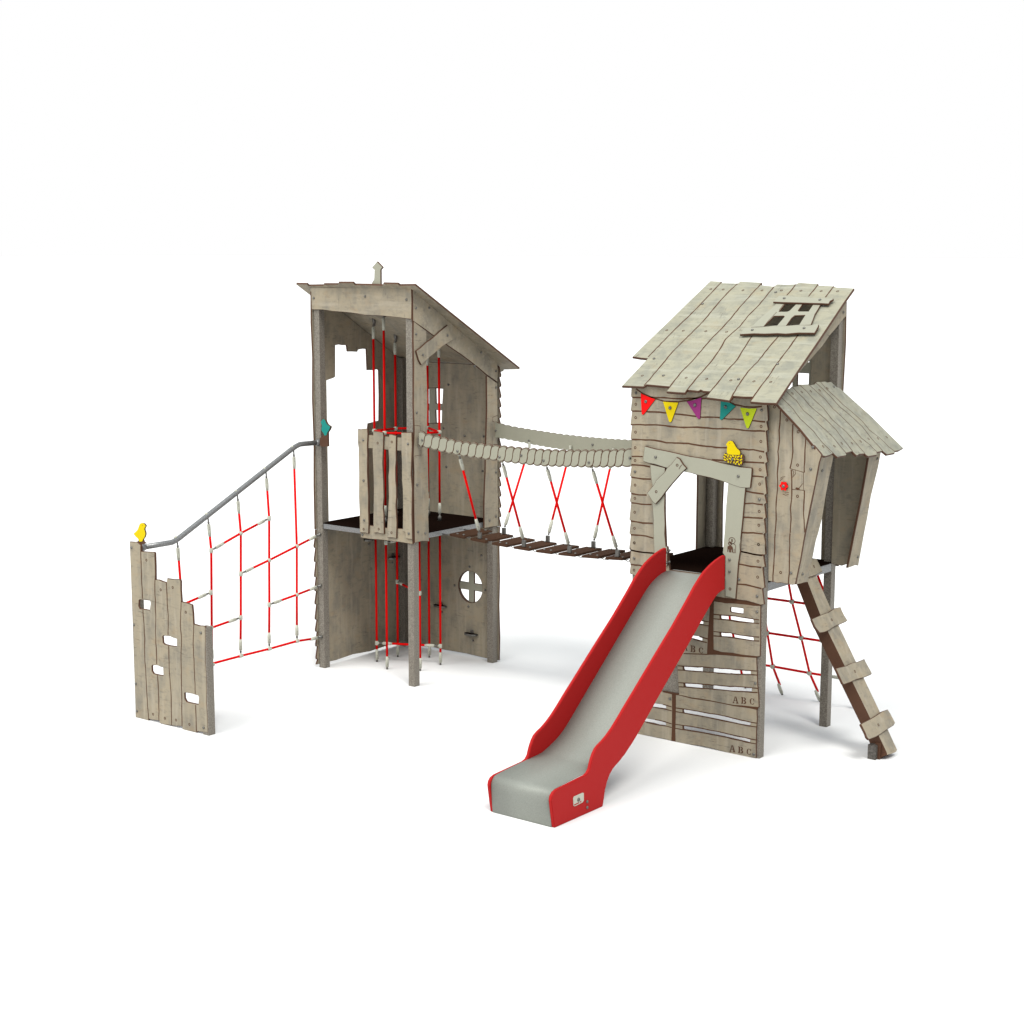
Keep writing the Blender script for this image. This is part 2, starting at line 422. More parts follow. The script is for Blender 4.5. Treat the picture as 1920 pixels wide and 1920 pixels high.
# footholds
def foothold(p, n, s=1):
    p = Vector(p); n = Vector(n); u = Vector((0, 0, 1)).cross(n)
    bm = bmesh.new(); pl = Plane(p, u, n)        # horizontal slab: u along wall, v outward
    extrude(bm, Plane(p, u, n), [(-.085, 0), (-.10, .03), (-.075, .06), (-.03, .075), (.04, .07), (.09, .045), (.10, .015), (.08, 0)], [], .022)
    q = Plane(p + n * .001, u, Vector((0, 0, 1)))
    extrude(bm, q, [(-.025, -.015), (.025, -.015), (.027, .045), (.015, .065), (-.015, .065), (-.027, .045)], [], .004, .004, 1, 1)
    return mobj('foothold', bm, ['deck', 'bolt'], T)
for (x, y) in [(1200, 1200), (1441, 1420), (1000, 990)]:
    q = pb.hit(*zb([(x, y)])[0]); foothold(pb.w(*q), (0, -1, 0))
for (x, y) in [(820, 822), (632, 680)]:
    q = plw.hit(*zb([(x, y)])[0]); foothold(plw.w(*q), (1, 0, 0))
# roof: underside z = 4.515 - SL*y
cs = 1 / math.hypot(1, SL)
pr = Plane((0, 0, 4.515), (1, 0, 0), (0, cs, -SL * cs))         # v runs down the slope, n = u x v points down
fr = pr.tr(za([(68, 250), (155, 252), (168, 264), (282, 262), (284, 253), (395, 253), (400, 241), (515, 241), (530, 256), (655, 258), (745, 262), (750, 247), (865, 249), (880, 261), (1000, 259)]))
tip = pr.hit(*za([(1815, 915)])[0]); tip2 = pr.hit(*za([(1690, 918)])[0]); tip3 = pr.hit(*za([(1690, 930)])[0])
lf = fr[0]
ro = fr + [tip, tip2, tip3, (-.1, tip3[1] + .03), (-.45, tip3[1] - .01), (-.8, tip3[1] + .02), (-1.2, tip3[1] - .02), (-1.6, tip3[1] + .01), (lf[0] + .06, tip3[1] - .02)]
bm = bmesh.new(); extrude(bm, pr, ro, [], .022)
rf = mobj('roof', bm, ['wood', 'edge', 'edge'], T)
# front frieze, side frieze, brace, strips
panel('front_frieze_board', T, PY(-.021), za([(172, 283), (350, 288), (600, 287), (760, 292), (965, 292), (968, 400), (966, 538), (910, 530), (850, 522), (780, 515), (700, 508), (600, 505), (520, 490), (450, 482), (350, 475), (270, 463), (180, 462), (178, 420), (175, 380)]), mat='woodh', bolts=za([(203, 370), (603, 357), (928, 383)]))
panel('side_frieze_board', T, PX(.022), za([(974, 300), (1300, 585), (1640, 873), (1644, 960), (1640, 1030), (1555, 970), (1490, 915), (1420, 860), (1360, 815), (1300, 775), (1220, 720), (1140, 665), (1080, 620), (978, 550), (978, 400)]), mat='woodh', bolts=za([(1000, 448), (1104, 448), (1510, 796), (1627, 943), (1460, 905)]))
panel('brace_board', T, PX(.043), za([(1003, 785), (1035, 762), (1080, 720), (1130, 685), (1190, 630), (1250, 582), (1262, 605), (1272, 650), (1292, 700), (1210, 748), (1165, 790), (1120, 825), (1045, 895), (1025, 860)]), mat='wood', bolts=za([(1247, 663), (1055, 815)]))
panel('corner_board', T, PX(.0215), za([(983, 552), (1084, 627), (1084, 900), (1093, 1150), (1089, 1400), (1098, 1700), (1100, 1900)]) + zb([(1105, 300), (1100, 500), (1106, 690), (1050, 688), (992, 702), (988, 500), (985, 300), (990, 100)]) + za([(990, 1750), (982, 1600), (990, 1400), (983, 1200), (986, 900), (981, 700)]), mat='wood',
      bolts=za([(1002, 653), (1006, 1268), (1010, 1832)]) + zb([(1010, 245), (1017, 615), (1073, 625)]), thin=[za([(985, 1365), (1035, 1372), (1040, 1425)]), za([(1041, 1540), (1041, 1598), (990, 1608)])])
panel('corner_board', T, PX(.0215), za([(1556, 978), (1640, 1038), (1642, 1300), (1641, 1700), (1640, 1900)]) + zb([(1643, 300), (1645, 570), (1600, 575), (1537, 587), (1536, 400), (1546, 150)]) + za([(1546, 1800), (1550, 1500), (1558, 1250)]), mat='wood',
      bolts=za([(1627, 1070), (1625, 1410), (1627, 1735)]) + zb([(1627, 495), (1577, 525)]), thin=[za([(1640, 1288), (1600, 1305), (1600, 1335), (1615, 1340)]), za([(1597, 1455), (1598, 1515), (1640, 1518)])])
# balcony of slats
pbk = PY(-.024); pfr = PY(-.045)
panel('balcony_rail', T, pbk, zd([(300, 350), (370, 355), (500, 368), (560, 372), (735, 385), (735, 548), (650, 545), (560, 535), (500, 530), (370, 520), (300, 515)]), mat='wood', t=.02)
panel('balcony_rail', T, pbk, zd([(230, 1435), (330, 1438), (550, 1470), (735, 1480), (852, 1500), (856, 1668), (700, 1642), (560, 1625), (450, 1612), (330, 1605), (231, 1587)]), mat='wood', t=.02, bolts=zd([(255, 1553)]))
SLATS = [([(195, 285), (225, 289), (260, 281), (312, 282), (316, 340), (310, 480), (313, 600), (310, 800), (325, 1100), (323, 1250), (328, 1400), (325, 1540), (280, 1530), (220, 1525), (217, 1300), (208, 1100), (210, 800), (203, 600), (205, 520), (195, 450)], [(262, 417), (268, 902), (275, 1378)], [(268, 1487)]),
         ([(382, 308), (440, 315), (500, 325), (506, 370), (500, 560), (494, 700), (505, 900), (510, 1100), (500, 1230), (508, 1300), (512, 1545), (470, 1540), (430, 1528), (385, 1535), (382, 1400), (388, 1000), (383, 800), (372, 550), (374, 420)], [], [(436, 452), (450, 1485)]),
         ([(572, 347), (610, 350), (658, 365), (655, 560), (657, 650), (648, 750), (650, 900), (660, 1000), (660, 1100), (653, 1200), (665, 1400), (660, 1598), (610, 1588), (550, 1590), (547, 1500), (552, 1400), (568, 1100), (562, 850), (570, 780), (570, 650), (560, 500)], [], [(607, 440), (602, 1528)]),
         ([(717, 325), (780, 327), (845, 325), (848, 500), (836, 830), (850, 1000), (845, 1300), (852, 1612), (800, 1605), (770, 1595), (765, 1525), (735, 1510), (738, 1200), (735, 1000), (725, 900), (725, 700), (717, 540)], [(800, 463), (810, 1538)], [])]
for o_, b_, r_ in SLATS:
    panel('slat', T, pfr, zd(o_), mat='wood', t=.02, bolts=zd(b_), rings=zd(r_))
# arrow on the ridge
panel('roof_arrow', T, PY(-.03), za([(655, 290), (655, 250), (672, 225), (675, 150), (655, 132), (697, 84), (742, 130), (725, 150), (726, 290)]), mat='grey', t=.02)

# ================================================================== vertical rope climber inside the tower
RC = thing('rope_climber', 'ring of six red vertical ropes running from roof to ground through the left tower platform', 'rope climber', (-.79, .8, 0))
RP = [(-1.146, .624), (-.801, .424), (-1.111, .964), (-.79, 1.181), (-.439, .977), (-.441, .608)]
for i, (x, y) in enumerate(RP):
    zt0 = 4.515 - SL * y
    r1 = rope(RC, [(x, y, .12), (x, y, ZD - .11)]); clamp(r1, (x, y, 0), (0, 0, 1), .13); clamp(r1, (x, y, 1.73), (0, 0, -1), .12)
    r2 = rope(RC, [(x, y, ZD + .17), (x, y, zt0 - .17)])
    clamp(r2, (x, y, zt0 - .09), (0, 0, -1), .14)
    bm = bmesh.new(); lathe(bm, (x, y, ZD + .004), (0, 0, 1), [(0, .022), (.05, .022), (.06, .012), (.075, .012)], 12)
    mobj('anchor', bm, 'bolt', RC, True)
    clamp(r2, (x, y, ZD + .06), (0, 0, 1), .13)
    bm = bmesh.new(); lathe(bm, (x, y, zt0 - .001), (-.1, .35, -1), [(0, .02), (.08, .02), (.09, .012), (.11, .012)], 12)
    mobj('anchor', bm, 'bolt', RC, True)
RZ = 2.81
order = [0, 1, 5, 4, 3, 2]
for a, b in zip(order, order[1:] + order[:1]):
    rope(RC, [(*RP[a], RZ + .012 * (a % 2)), (*RP[b], RZ + .012 * (b % 2))])
for a in range(6): ball(RC, (*RP[a], RZ + .012 * (a % 2)), .03)
for a, b, z in ((0, 4, .235), (1, 3, 1.53), (2, 5, .94)):
    A = Vector((*RP[a], z)); B = Vector((*RP[b], z)); d = (B - A).normalized()
    tee(RC, A, (0, 0, 1), d); tee(RC, B, (0, 0, 1), -d)
    rr = rope(RC, [A + d * .13, B - d * .13]); clamp(rr, A + d * .045, d, .12); clamp(rr, B - d * .045, -d, .12)

# ================================================================== LEFT NET with top rail
NX = -1.462; pn = PX(NX)
N_ = thing('climbing_net', 'red rope net hanging under the bent grey tube beside the stepped wall', 'climbing net', (NX, -1.4, 0))
rp = [(268, 1026), (322, 1017), (329, 1013.5), (335, 1009.5), (546, 843), (553, 838), (562, 833), (606, 828.5)]
rpts = [pt(pn, *q) for q in rp]; rpts[0] = Vector((NX, -2.695, rpts[0].z)); rpts[-1] = Vector((NX, -.002, rpts[-1].z))
bm = bmesh.new(); tube(bm, rpts, .0295, 18); mobj('top_rail', bm, 'tube', N_)
bm = bmesh.new(); lathe(bm, (NX, 0, rpts[-1].z), (0, -1, 0), [(0, .045), (.006, .045), (.03, .034), (.05, .028)], 14); mobj('rail_bracket', bm, 'tube', N_)
bm = bmesh.new(); lathe(bm, (NX, -2.70, rpts[0].z), (0, 1, 0), [(0, .045), (.05, .045), (.08, .030)], 8); mobj('rail_bracket', bm, 'tube', N_)
def nz(px, py): return pt(pn, px, py)
NB = [(400.5, 1244), (452, 1229.7), (505, 1216.6), (557, 1202), (601.8, 1193.6)]
yl, yr = -2.70, 0.0
V = [[(332.7, 1017), (334, 1035), (338, 1086)], [(390.2, 973), (396.1, 1032), (396, 1176)], [(445.3, 930), (451.5, 999), (451.5, 1075.6), (451.5, 1157.7), (451.5, 1230)],
     [(499, 887.5), (504.7, 972), (504.7, 1050.5), (505, 1133.6), (505, 1216.6)], [(550.8, 847), (556.5, 1024), (556.5, 1115), (557, 1202)]]
zbot = [.377] * 5
for i, ch in enumerate(V):
    w = [nz(*q) for q in ch]
    if i == 0: w = [w[0], w[1], w[2], Vector((NX, w[2].y, .46))]
    if i == 1: w = w[:2] + [Vector((NX, w[2].y, .46))]
    if i > 1: w[-1] = Vector((NX, w[-1].y, .46 if i < 2 else nz(*NB[i - 1]).z))
    d0 = (w[1] - w[0]).normalized(); bot = w[-1]
    if i < 2: bot = Vector((NX, w[-1].y, .377))
    q = rope(N_, [w[0] + d0 * .14] + w[1:-1] + [bot + Vector((0, 0, .12))])
    clamp(q, w[0] + d0 * .03, d0, .14); clamp(q, bot + Vector((0, 0, .035)), (0, 0, 1), .13)
    tee(N_, bot, (0, 1, 0), (0, 0, 1))
    bm = bmesh.new(); tube(bm, [w[0] + d0 * .045, w[0] - d0 * .02], .008, 8); mobj('rail_eye', bm, 'bolt', N_)
    bm = bmesh.new(); lathe(bm, w[0] + Vector((0, -.022, .055)), (0, -.5, 1), [(0, .017), (.010, .016), (.018, .008)], 10); mobj('rail_cap', bm, 'clamp', N_, True)
def hrope(pts, lt, rt):
    """lt / rt: 't' tee on a rope, 'w' fixed to a post"""
    w = [p if isinstance(p, Vector) else nz(*p) for p in pts]; d0 = (w[1] - w[0]).normalized(); d1 = (w[-2] - w[-1]).normalized()
    q = rope(N_, [w[0] + d0 * (0 if lt == 'b' else .14)] + w[1:-1] + [w[-1] + d1 * .14])
    for e, p, d in ((lt, w[0], d0), (rt, w[-1], d1)):
        if e == 'b': ball(N_, p, .027, (0, .5, .85)); continue
        if e == 't': tee(N_, p, (0, 0, 1), d); clamp(q, p + d * .045, d, .12)
        else:
            clamp(q, p + d * .045, d, .12)
            bm = bmesh.new(); lathe(bm, p, d, [(0, .022), (.012, .022), (.02, .014), (.05, .014)], 10); mobj('eye_bolt', bm, 'bolt', N_, True)
    for p in w[1:-1]: ball(N_, p, .027, (0, .5, .85))
hrope([(396, 1032), (451, 1000), (504.4, 971.7)], 't', 't')
hrope([(451.5, 1075.6), (504.4, 1050.5), (556.5, 1024), Vector((NX, yr, nz(600, 1001.5).z))], 't', 'w')
p1 = nz(351, 1130); p2 = nz(395, 1110.7)
yv0 = nz(334, 1035).y; s_ = (p2.z - p1.z) / (p2.y - p1.y)
hrope([Vector((NX, yv0, p2.z + s_ * (yv0 - p2.y))), p2], 'b', 't')
hrope([(504.7, 1133.6), (556.5, 1115), Vector((NX, yr, nz(602, 1097.5).z))], 't', 'w')
p1 = nz(399.4, 1176); p2 = nz(451.5, 1157.7); s_ = (p2.z - p1.z) / (p2.y - p1.y)
ym = nz(396, 1176).y
hrope([Vector((NX, ym, p2.z + s_ * (ym - p2.y))), p2], 'b', 't')
zb0 = nz(601, 1194).z
q = rope(N_, [Vector((NX, yl + .14, .377)), nz(*NB[1]), nz(*NB[2]), nz(*NB[3]), Vector((NX, yr - .14, zb0))])
clamp(q, (NX, yl + .045, .377), (0, 1, 0), .12); clamp(q, (NX, yr - .045, zb0), (0, -1, 0), .12)
for yy, zz, dd in ((yl, .377, 1), (yr, zb0, -1)):
    bm = bmesh.new(); lathe(bm, (NX, yy, zz), (0, dd, 0), [(0, .022), (.012, .022), (.02, .014), (.05, .014)], 10); mobj('eye_bolt', bm, 'bolt', N_, True)

# ================================================================== STEPPED WALL
FW = thing('stepped_plank_wall', 'stepped grey-brown plank wall with four small window holes at the far left end', 'climbing wall', (-.93, -2.75, 0))
post(FW, -.362, -2.79, 0, 1.135); post(FW, WL, -2.79, 0, 1.86)
pf = PY(-2.793)
o_ = z3([(103, 985), (145, 988), (165, 985), (190, 1005), (203, 1022), (203, 1068), (250, 1072), (315, 1075), (322, 1085), (326, 1200), (327, 1310), (355, 1312), (385, 1325), (420, 1335), (423, 1320), (425, 1300), (480, 1308), (535, 1308), (543, 1325), (543, 1400), (550, 1500), (600, 1512), (640, 1527), (648, 1600), (652, 1690), (700, 1705), (750, 1708), (756, 1730)]) + \
     z4([(758, 950), (757, 1100), (768, 1300), (765, 1450), (775, 1600), (778, 1712), (740, 1705), (690, 1698), (680, 1708), (620, 1695), (562, 1688), (553, 1655), (500, 1652), (468, 1648), (410, 1640), (366, 1628), (358, 1605), (300, 1600), (270, 1592), (266, 1605), (200, 1590), (155, 1575), (150, 1350), (140, 1000), (135, 800), (122, 530), (112, 300)])
pfl = panel('plank_panel', FW, pf, o_, mat='wood', t=.02,
      holes=[z4([(185, 575), (192, 568), (230, 572), (278, 578), (283, 600), (275, 658), (230, 650), (192, 645), (182, 625)]), z4([(387, 885), (395, 878), (450, 882), (470, 893), (508, 905), (508, 970), (450, 962), (405, 950), (392, 938)]),
             z4([(295, 1140), (300, 1130), (345, 1133), (365, 1143), (390, 1150), (393, 1218), (350, 1212), (310, 1202), (297, 1180)]), z4([(575, 1370), (584, 1365), (640, 1375), (670, 1385), (690, 1390), (697, 1405), (693, 1466), (640, 1455), (592, 1443), (577, 1415)])],
      grooves=[z4([(200, 110), (205, 300), (216, 560)]), z4([(220, 655), (236, 900), (235, 1050), (250, 1300), (268, 1600)]), z4([(322, 165), (325, 300), (322, 480), (330, 700), (328, 850), (338, 1120)]), z4([(345, 1215), (355, 1400), (357, 1608)]),
               z4([(420, 420), (428, 600), (437, 700), (435, 870)]), z4([(440, 965), (447, 1200), (462, 1400), (465, 1645)]), z4([(545, 400), (550, 560), (540, 770), (550, 900), (547, 1100), (553, 1400), (555, 1655)]),
               z4([(650, 690), (655, 790), (650, 950), (662, 1200), (668, 1378)]), z4([(670, 1470), (676, 1600), (678, 1703)])],
      rings=z4([(250, 230), (372, 484), (475, 464), (587, 675), (307, 1550), (408, 1584), (504, 1600), (618, 1638)]),
      bolts=z4([(122, 123), (143, 783), (160, 1287), (170, 1522), (717, 852), (741, 1665)]))

# ---- birds
def bird(name, label, cat, pl, pts, col, off, t=.018, extra=None, loc=(0, 0, 0), eye=None, grp=None):
    th = thing(name, label, cat, loc, grp)
    p2 = pl.tr(pts); bm = bmesh.new()
    p2 = [q for a, b in zip(p2, p2[1:] + p2[:1]) for q in ((a[0] * .78 + b[0] * .22, a[1] * .78 + b[1] * .22), (a[0] * .22 + b[0] * .78, a[1] * .22 + b[1] * .78))]
    cx = sum(p[0] for p in p2) / len(p2); cy = sum(p[1] for p in p2) / len(p2)
    extrude(bm, pl, p2, [], .0022, .0022, 0, 0)
    b = mobj('body_face', bm, [col], th)
    bm = bmesh.new()
    extrude(bm, pl, [(cx + (a - cx) * 1.0 , cy + (c - cy) * 1.0) for a, c in p2], [], t, 0, 0, 0)
    if extra: extrude(bm, pl, pl.tr(extra), [], t * .8, -.002, 0, 0)
    mobj('backing', bm, 'edge', th)
    if eye:
        e = pl.hit(*eye); bm = bmesh.new(); lathe(bm, pl.w(e[0], e[1], .0022), pl.n, [(0, .004), (.001, .004)], 8); mobj('eye', bm, 'edge', th)
    return th
bird('bird_figure', 'flat yellow bird cut-out on top of the tall post of the stepped plank wall', 'bird figure', PY(-2.775),
     z3([(207, 825), (225, 828), (236, 838), (244, 853), (236, 862), (230, 880), (238, 900), (241, 925), (232, 950), (220, 965), (214, 985), (187, 985), (180, 962), (160, 945), (148, 930), (140, 915), (160, 900), (178, 878), (186, 850), (194, 832)]),
     'yellow', 0, extra=z3([(182, 962), (220, 965), (225, 985), (245, 1000), (200, 1012), (165, 990), (178, 980)]), loc=(-1.46, -2.75, 1.86), eye=z3([(216, 846)])[0], grp='bird cut-outs')
bird('bird_figure', 'flat teal bird cut-out fixed to the left tower post above the grey tube', 'bird figure', PY(-.05),
     zm([(895, 300), (940, 330), (965, 380), (1010, 480), (1080, 540), (1130, 565), (1135, 600), (1100, 690), (1020, 800), (1015, 875), (930, 905), (900, 810), (830, 725), (822, 640), (845, 540), (825, 470), (800, 425), (830, 350)]),
     'teal', 0, t=.03, extra=zm([(880, 790), (1040, 790), (1050, 1290), (820, 1300), (750, 1230), (760, 990), (860, 900)]), loc=(-1.46, -.05, 2.75), eye=zm([(893, 395)])[0], grp='bird cut-outs')

# ================================================================== BRIDGE
B_ = thing('suspension_bridge', 'plank bridge of brown boards hung on red ropes between the two towers with twisted-rope handrails', 'bridge', (1.5, .75, 1.6))
top = [(22, 300), (60, 318), (110, 336), (200, 352), (300, 378), (400, 396), (520, 407), (620, 420), (740, 432), (850, 442), (950, 451), (1100, 460), (1250, 463), (1400, 463), (1500, 462), (1620, 460), (1780, 450)]
botm = [(22, 412), (100, 430), (200, 458), (300, 478), (400, 498), (500, 512), (600, 525), (700, 540), (800, 550), (900, 562), (1000, 573), (1100, 577), (1200, 580), (1300, 582), (1400, 584), (1500, 585), (1620, 583), (1780, 578)]
def interp(tab, x):
    for (a, b), (c, d) in zip(tab, tab[1:]):
        if a <= x <= c: return b + (d - b) * (x - a) / (c - a)
    return tab[-1][1]
def handrail(pl, tt, bb, x0, x1, n, name, bolts, s=1):
    xs = [x0 + (x1 - x0) * (i / n) ** 1.0 for i in range(n + 1)]
    xb_ = [xs[0]] + [x - (xs[1] - xs[0]) * .48 for x in xs[1:-1]] + [xs[-1]]
    T_ = pl.tr(z5([(x, interp(tt, x)) for x in xs])); Bq = pl.tr(z5([(x, interp(bb, x)) for x in xb_]))
    out = []; k = 5
    for i in range(n):          # lobes along the top
        for j in range(k):
            t = j / k; q = .019 * math.sin(math.pi * t)
            out.append((T_[i][0] + (T_[i + 1][0] - T_[i][0]) * t, T_[i][1] + (T_[i + 1][1] - T_[i][1]) * t + q))
    out.append(T_[-1])
    for i in range(n, 0, -1):
        for j in range(k):
            t = j / k; q = .019 * math.sin(math.pi * t)
            out.append((Bq[i][0] + (Bq[i - 1][0] - Bq[i][0]) * t, Bq[i][1] + (Bq[i - 1][1] - Bq[i][1]) * t - q))
    out.append(Bq[0])
    bm = bmesh.new(); extrude(bm, pl, out, [], .02, ch=.0035)
    w = (T_[1][0] - T_[0][0])
    for i in range(1, n):
        pts = []
        for j in range(13):
            t = j / 12; s_ = 2 * t - 1; x = (Bq[i][0] + T_[i][0]) / 2 + (T_[i][0] - Bq[i][0]) / 2 * (math.copysign(abs(s_) ** 2.3, s_) * .85 + s_ * .15)
            pts.append((x, Bq[i][1] + (T_[i][1] - Bq[i][1]) * t))
        strip(bm, pl, pts, .0085)
    # thin inner outline along both edges
    for src, sg in ((T_, -1), (Bq, 1)):
        pts = []
        for i in range(n):
            for j in range(k):
                t = j / k; q = .019 * math.sin(math.pi * t)
                pts.append((src[i][0] + (src[i + 1][0] - src[i][0]) * t, src[i][1] + (src[i + 1][1] - src[i][1]) * t - sg * q + sg * .011))
        strip(bm, pl, pts, .0045)
    o = mobj('handrail', bm, ['rail', 'edge', 'groove'], B_)
    for c in pl.tr(z5(bolts)): bolt(pl.w(*c), pl.n, o)
    return o
prf, prb = PY(.035), PY(1.455)
handrail(prf, top, botm, 22, 1770, 29, 'handrail', [(52, 372), (340, 462), (683, 510), (862, 496), (1043, 540), (1415, 555), (1751, 519)])
ttb = [(620, 218), (680, 240), (800, 268), (1000, 300), (1200, 330), (1400, 352), (1600, 368), (1780, 378)]
bbb = [(620, 343), (700, 353), (850, 383), (1000, 412), (1100, 430), (1300, 455), (1400, 463), (1600, 475), (1780, 480)]
# far rail: shows its smooth back here, lobes stand on its outer side
pl = prb
xs = [620 + 1160 * i / 22 for i in range(23)]
T_ = pl.tr(z5([(x, interp(ttb, x)) for x in xs])); Bq = pl.tr(z5([(x, interp(bbb, x)) for x in xs]))
out = []
for src, sg in ((T_, 1), (Bq[::-1], -1)):
    for i in range(22):
        for j in range(5):
            t = j / 5; out.append((src[i][0] + (src[i + 1][0] - src[i][0]) * t, src[i][1] + (src[i + 1][1] - src[i][1]) * t + sg * .010 * math.sin(math.pi * t)))
    out.append(src[22])
bm = bmesh.new(); extrude(bm, pl, out, [], .02)
hb = mobj('handrail', bm, ['rail', 'edge', 'edge'], B_)
for c in pl.tr(z5([(653, 294), (925, 377), (1262, 424), (1445, 409), (1612, 447)])): bolt(pl.w(*c), pl.n, hb)
# brackets that stand the front rail off the tower
boxo('rail_bracket', B_, 'post', .024, .10, .055, .085, 2.75, 2.86, bev=.003)
# planks
NP = 9; X0, PIT, PW_ = .160, .3085, .214; Y0, Y1 = .44, .955
def pz(x): return 1.738 - .058 * math.sin(math.pi * min(1, max(0, (x - .1) / 2.75)))
planks = []
for i in range(NP):
    x = X0 + i * PIT; z = pz(x + PW_ / 2); sl = (pz(x + PW_) - pz(x)) / PW_
    bm = bmesh.new(); box(bm, x, x + PW_, Y0, Y1, z - .026, z, .003)
    for v in bm.verts: v.co.z += (v.co.x - x - PW_ / 2) * sl
    pk = mobj('plank', bm, 'plank', B_); planks.append((x, z, pk))
    for bx in ((.07, .16) if i != 4 or True else ()):
        for by in (Y0 + .06, Y1 - .06): 
            if i % 2 == 1 and True: bx_ = bx + .02
            else: bx_ = bx
            bolt((x + bx_, by, z), (0, 0, 1), pk, .95)
    if i < NP - 1:
        for yy in (Y0 + .06, Y1 - .06):
            bm = bmesh.new()
            xa = x + PW_ - .015; zz = z - .022
            for k in range(3):
                c = Vector((xa + .015 + k * .035, yy, zz - .003 * k)); ax = Vector((0, 1, 0)) if k % 2 else Vector((0, 0, 1))
                L_ = [c + Vector((.021 * math.cos(a), 0, 0)) + ax.cross(Vector((1, 0, 0))) * (.011 * math.sin(a)) for a in [j * math.pi / 5 for j in range(11)]]
                tube(bm, L_, .0035, 6)
            mobj('chain', bm, 'bolt', B_)
bm = bmesh.new()
for yy in (Y0 + .06, Y1 - .06): tube(bm, [(.0, yy, 1.705), (.18, yy, 1.70)], .008, 8)
mobj('chain', bm, 'bolt', B_)
def brope(a, b, side):
    a = Vector(a); b = Vector(b); d = (b - a).normalized(); q = rope(B_, [a + d * .15, b - d * .15])
    clamp(q, a + d * .03, d, .14); clamp(q, b - d * .03, -d, .15)
    bm = bmesh.new(); box(bm, a.x - .014, a.x + .014, a.y - .01, a.y + .01, a.z - .02, a.z + .055, .006); mobj('rope_bracket', bm, 'clamp', B_)
    bm = bmesh.new(); box(bm, b.x - .022, b.x + .022, b.y - .014, b.y + .014, b.z - .05, b.z + .02, .003); mobj('rope_bracket', bm, 'bolt', B_)
pfb, pbb = PY(Y0 + .045), PY(Y1 - .045)
for a, b in (((352, 488), (522, 1165)), ((705, 543), (883, 1210)), ((1065, 573), (1257, 1258)), ((1437, 588), (1650, 1290))):
    A = pt(PY(.062), *z5([a])[0]); Bv = pt(pfb, *z5([b])[0]); Bv.z = pz(Bv.x) + .055
    brope(A, Bv, 0)
for a, b in (((928, 425), (720, 1100)), ((1262, 455), (1078, 1170)), ((1614, 480), (1452, 1215))):
    A = pt(PY(1.43), *z5([a])[0]); Bv = pt(pbb, *z5([b])[0]); Bv.z = pz(Bv.x) + .055
    brope(A, Bv, 1)

# ================================================================== RIGHT TOWER
H = thing('playhouse_tower', 'right play house with shingled front, plank roof, skylight and leaning bay', 'play house', (3.7, .75, 0))
for x in (XE, XF): post(H, x, 0, 0, 3.60); post(H, x, D2, 0, 4.43)
bm = bmesh.new()
box(bm, XF, XE - P, .012, .072, 1.686, 1.744, .004); box(bm, XF, XE - P, D2 + .012, D2 + .072, 1.686, 1.744, .004)
box(bm, XE - .062, XE - .002, P, D2, 1.66, 1.744, .004); box(bm, XF - .078, XF - .018, P, D2, 1.686, 1.744, .004)
mobj('platform_frame', bm, 'tube', H)
bm = bmesh.new(); box(bm, XF - P + .012, XE - .006, .014, D2 + P - .012, 1.7445, ZD + .004, .002); mobj('platform_deck', bm, 'deck', H)
pw_ = PY(-.021)
left_teeth = zg([(245, 100), (246, 155), (240, 245), (255, 256), (237, 395), (252, 405), (235, 540), (252, 550), (235, 690), (250, 702), (240, 870), (250, 882), (238, 965), (247, 975), (230, 1085), (245, 1100), (228, 1255), (245, 1270), (228, 1355), (243, 1368), (223, 1550), (240, 1562), (223, 1695), (240, 1708), (222, 1860), (236, 1870)]) + zh([(0, 160), (18, 212), (2, 380), (16, 396), (0, 512), (60, 540), (200, 590), (400, 640), (700, 700), (1000, 790)])
right_teeth = zg([(1660, 100), (1678, 150), (1685, 320), (1697, 500), (1680, 515), (1697, 600), (1675, 612), (1692, 830), (1672, 843), (1692, 940), (1668, 955), (1687, 1090), (1665, 1105), (1682, 1275), (1660, 1290), (1680, 1372), (1657, 1390), (1674, 1530), (1655, 1545), (1670, 1690), (1650, 1705), (1668, 1850)]) + zh([(1735, 10), (1752, 270), (1725, 285), (1747, 430), (1715, 442), (1742, 700), (1710, 713), (1735, 915)])
bottom = zh([(1690, 922), (1640, 908), (1600, 895), (1500, 868), (1440, 862), (1375, 850), (1200, 830)])
ol = [(a, min(b, 3.598)) for a, b in pw_.tr(left_teeth + bottom[::-1] + right_teeth[::-1])]
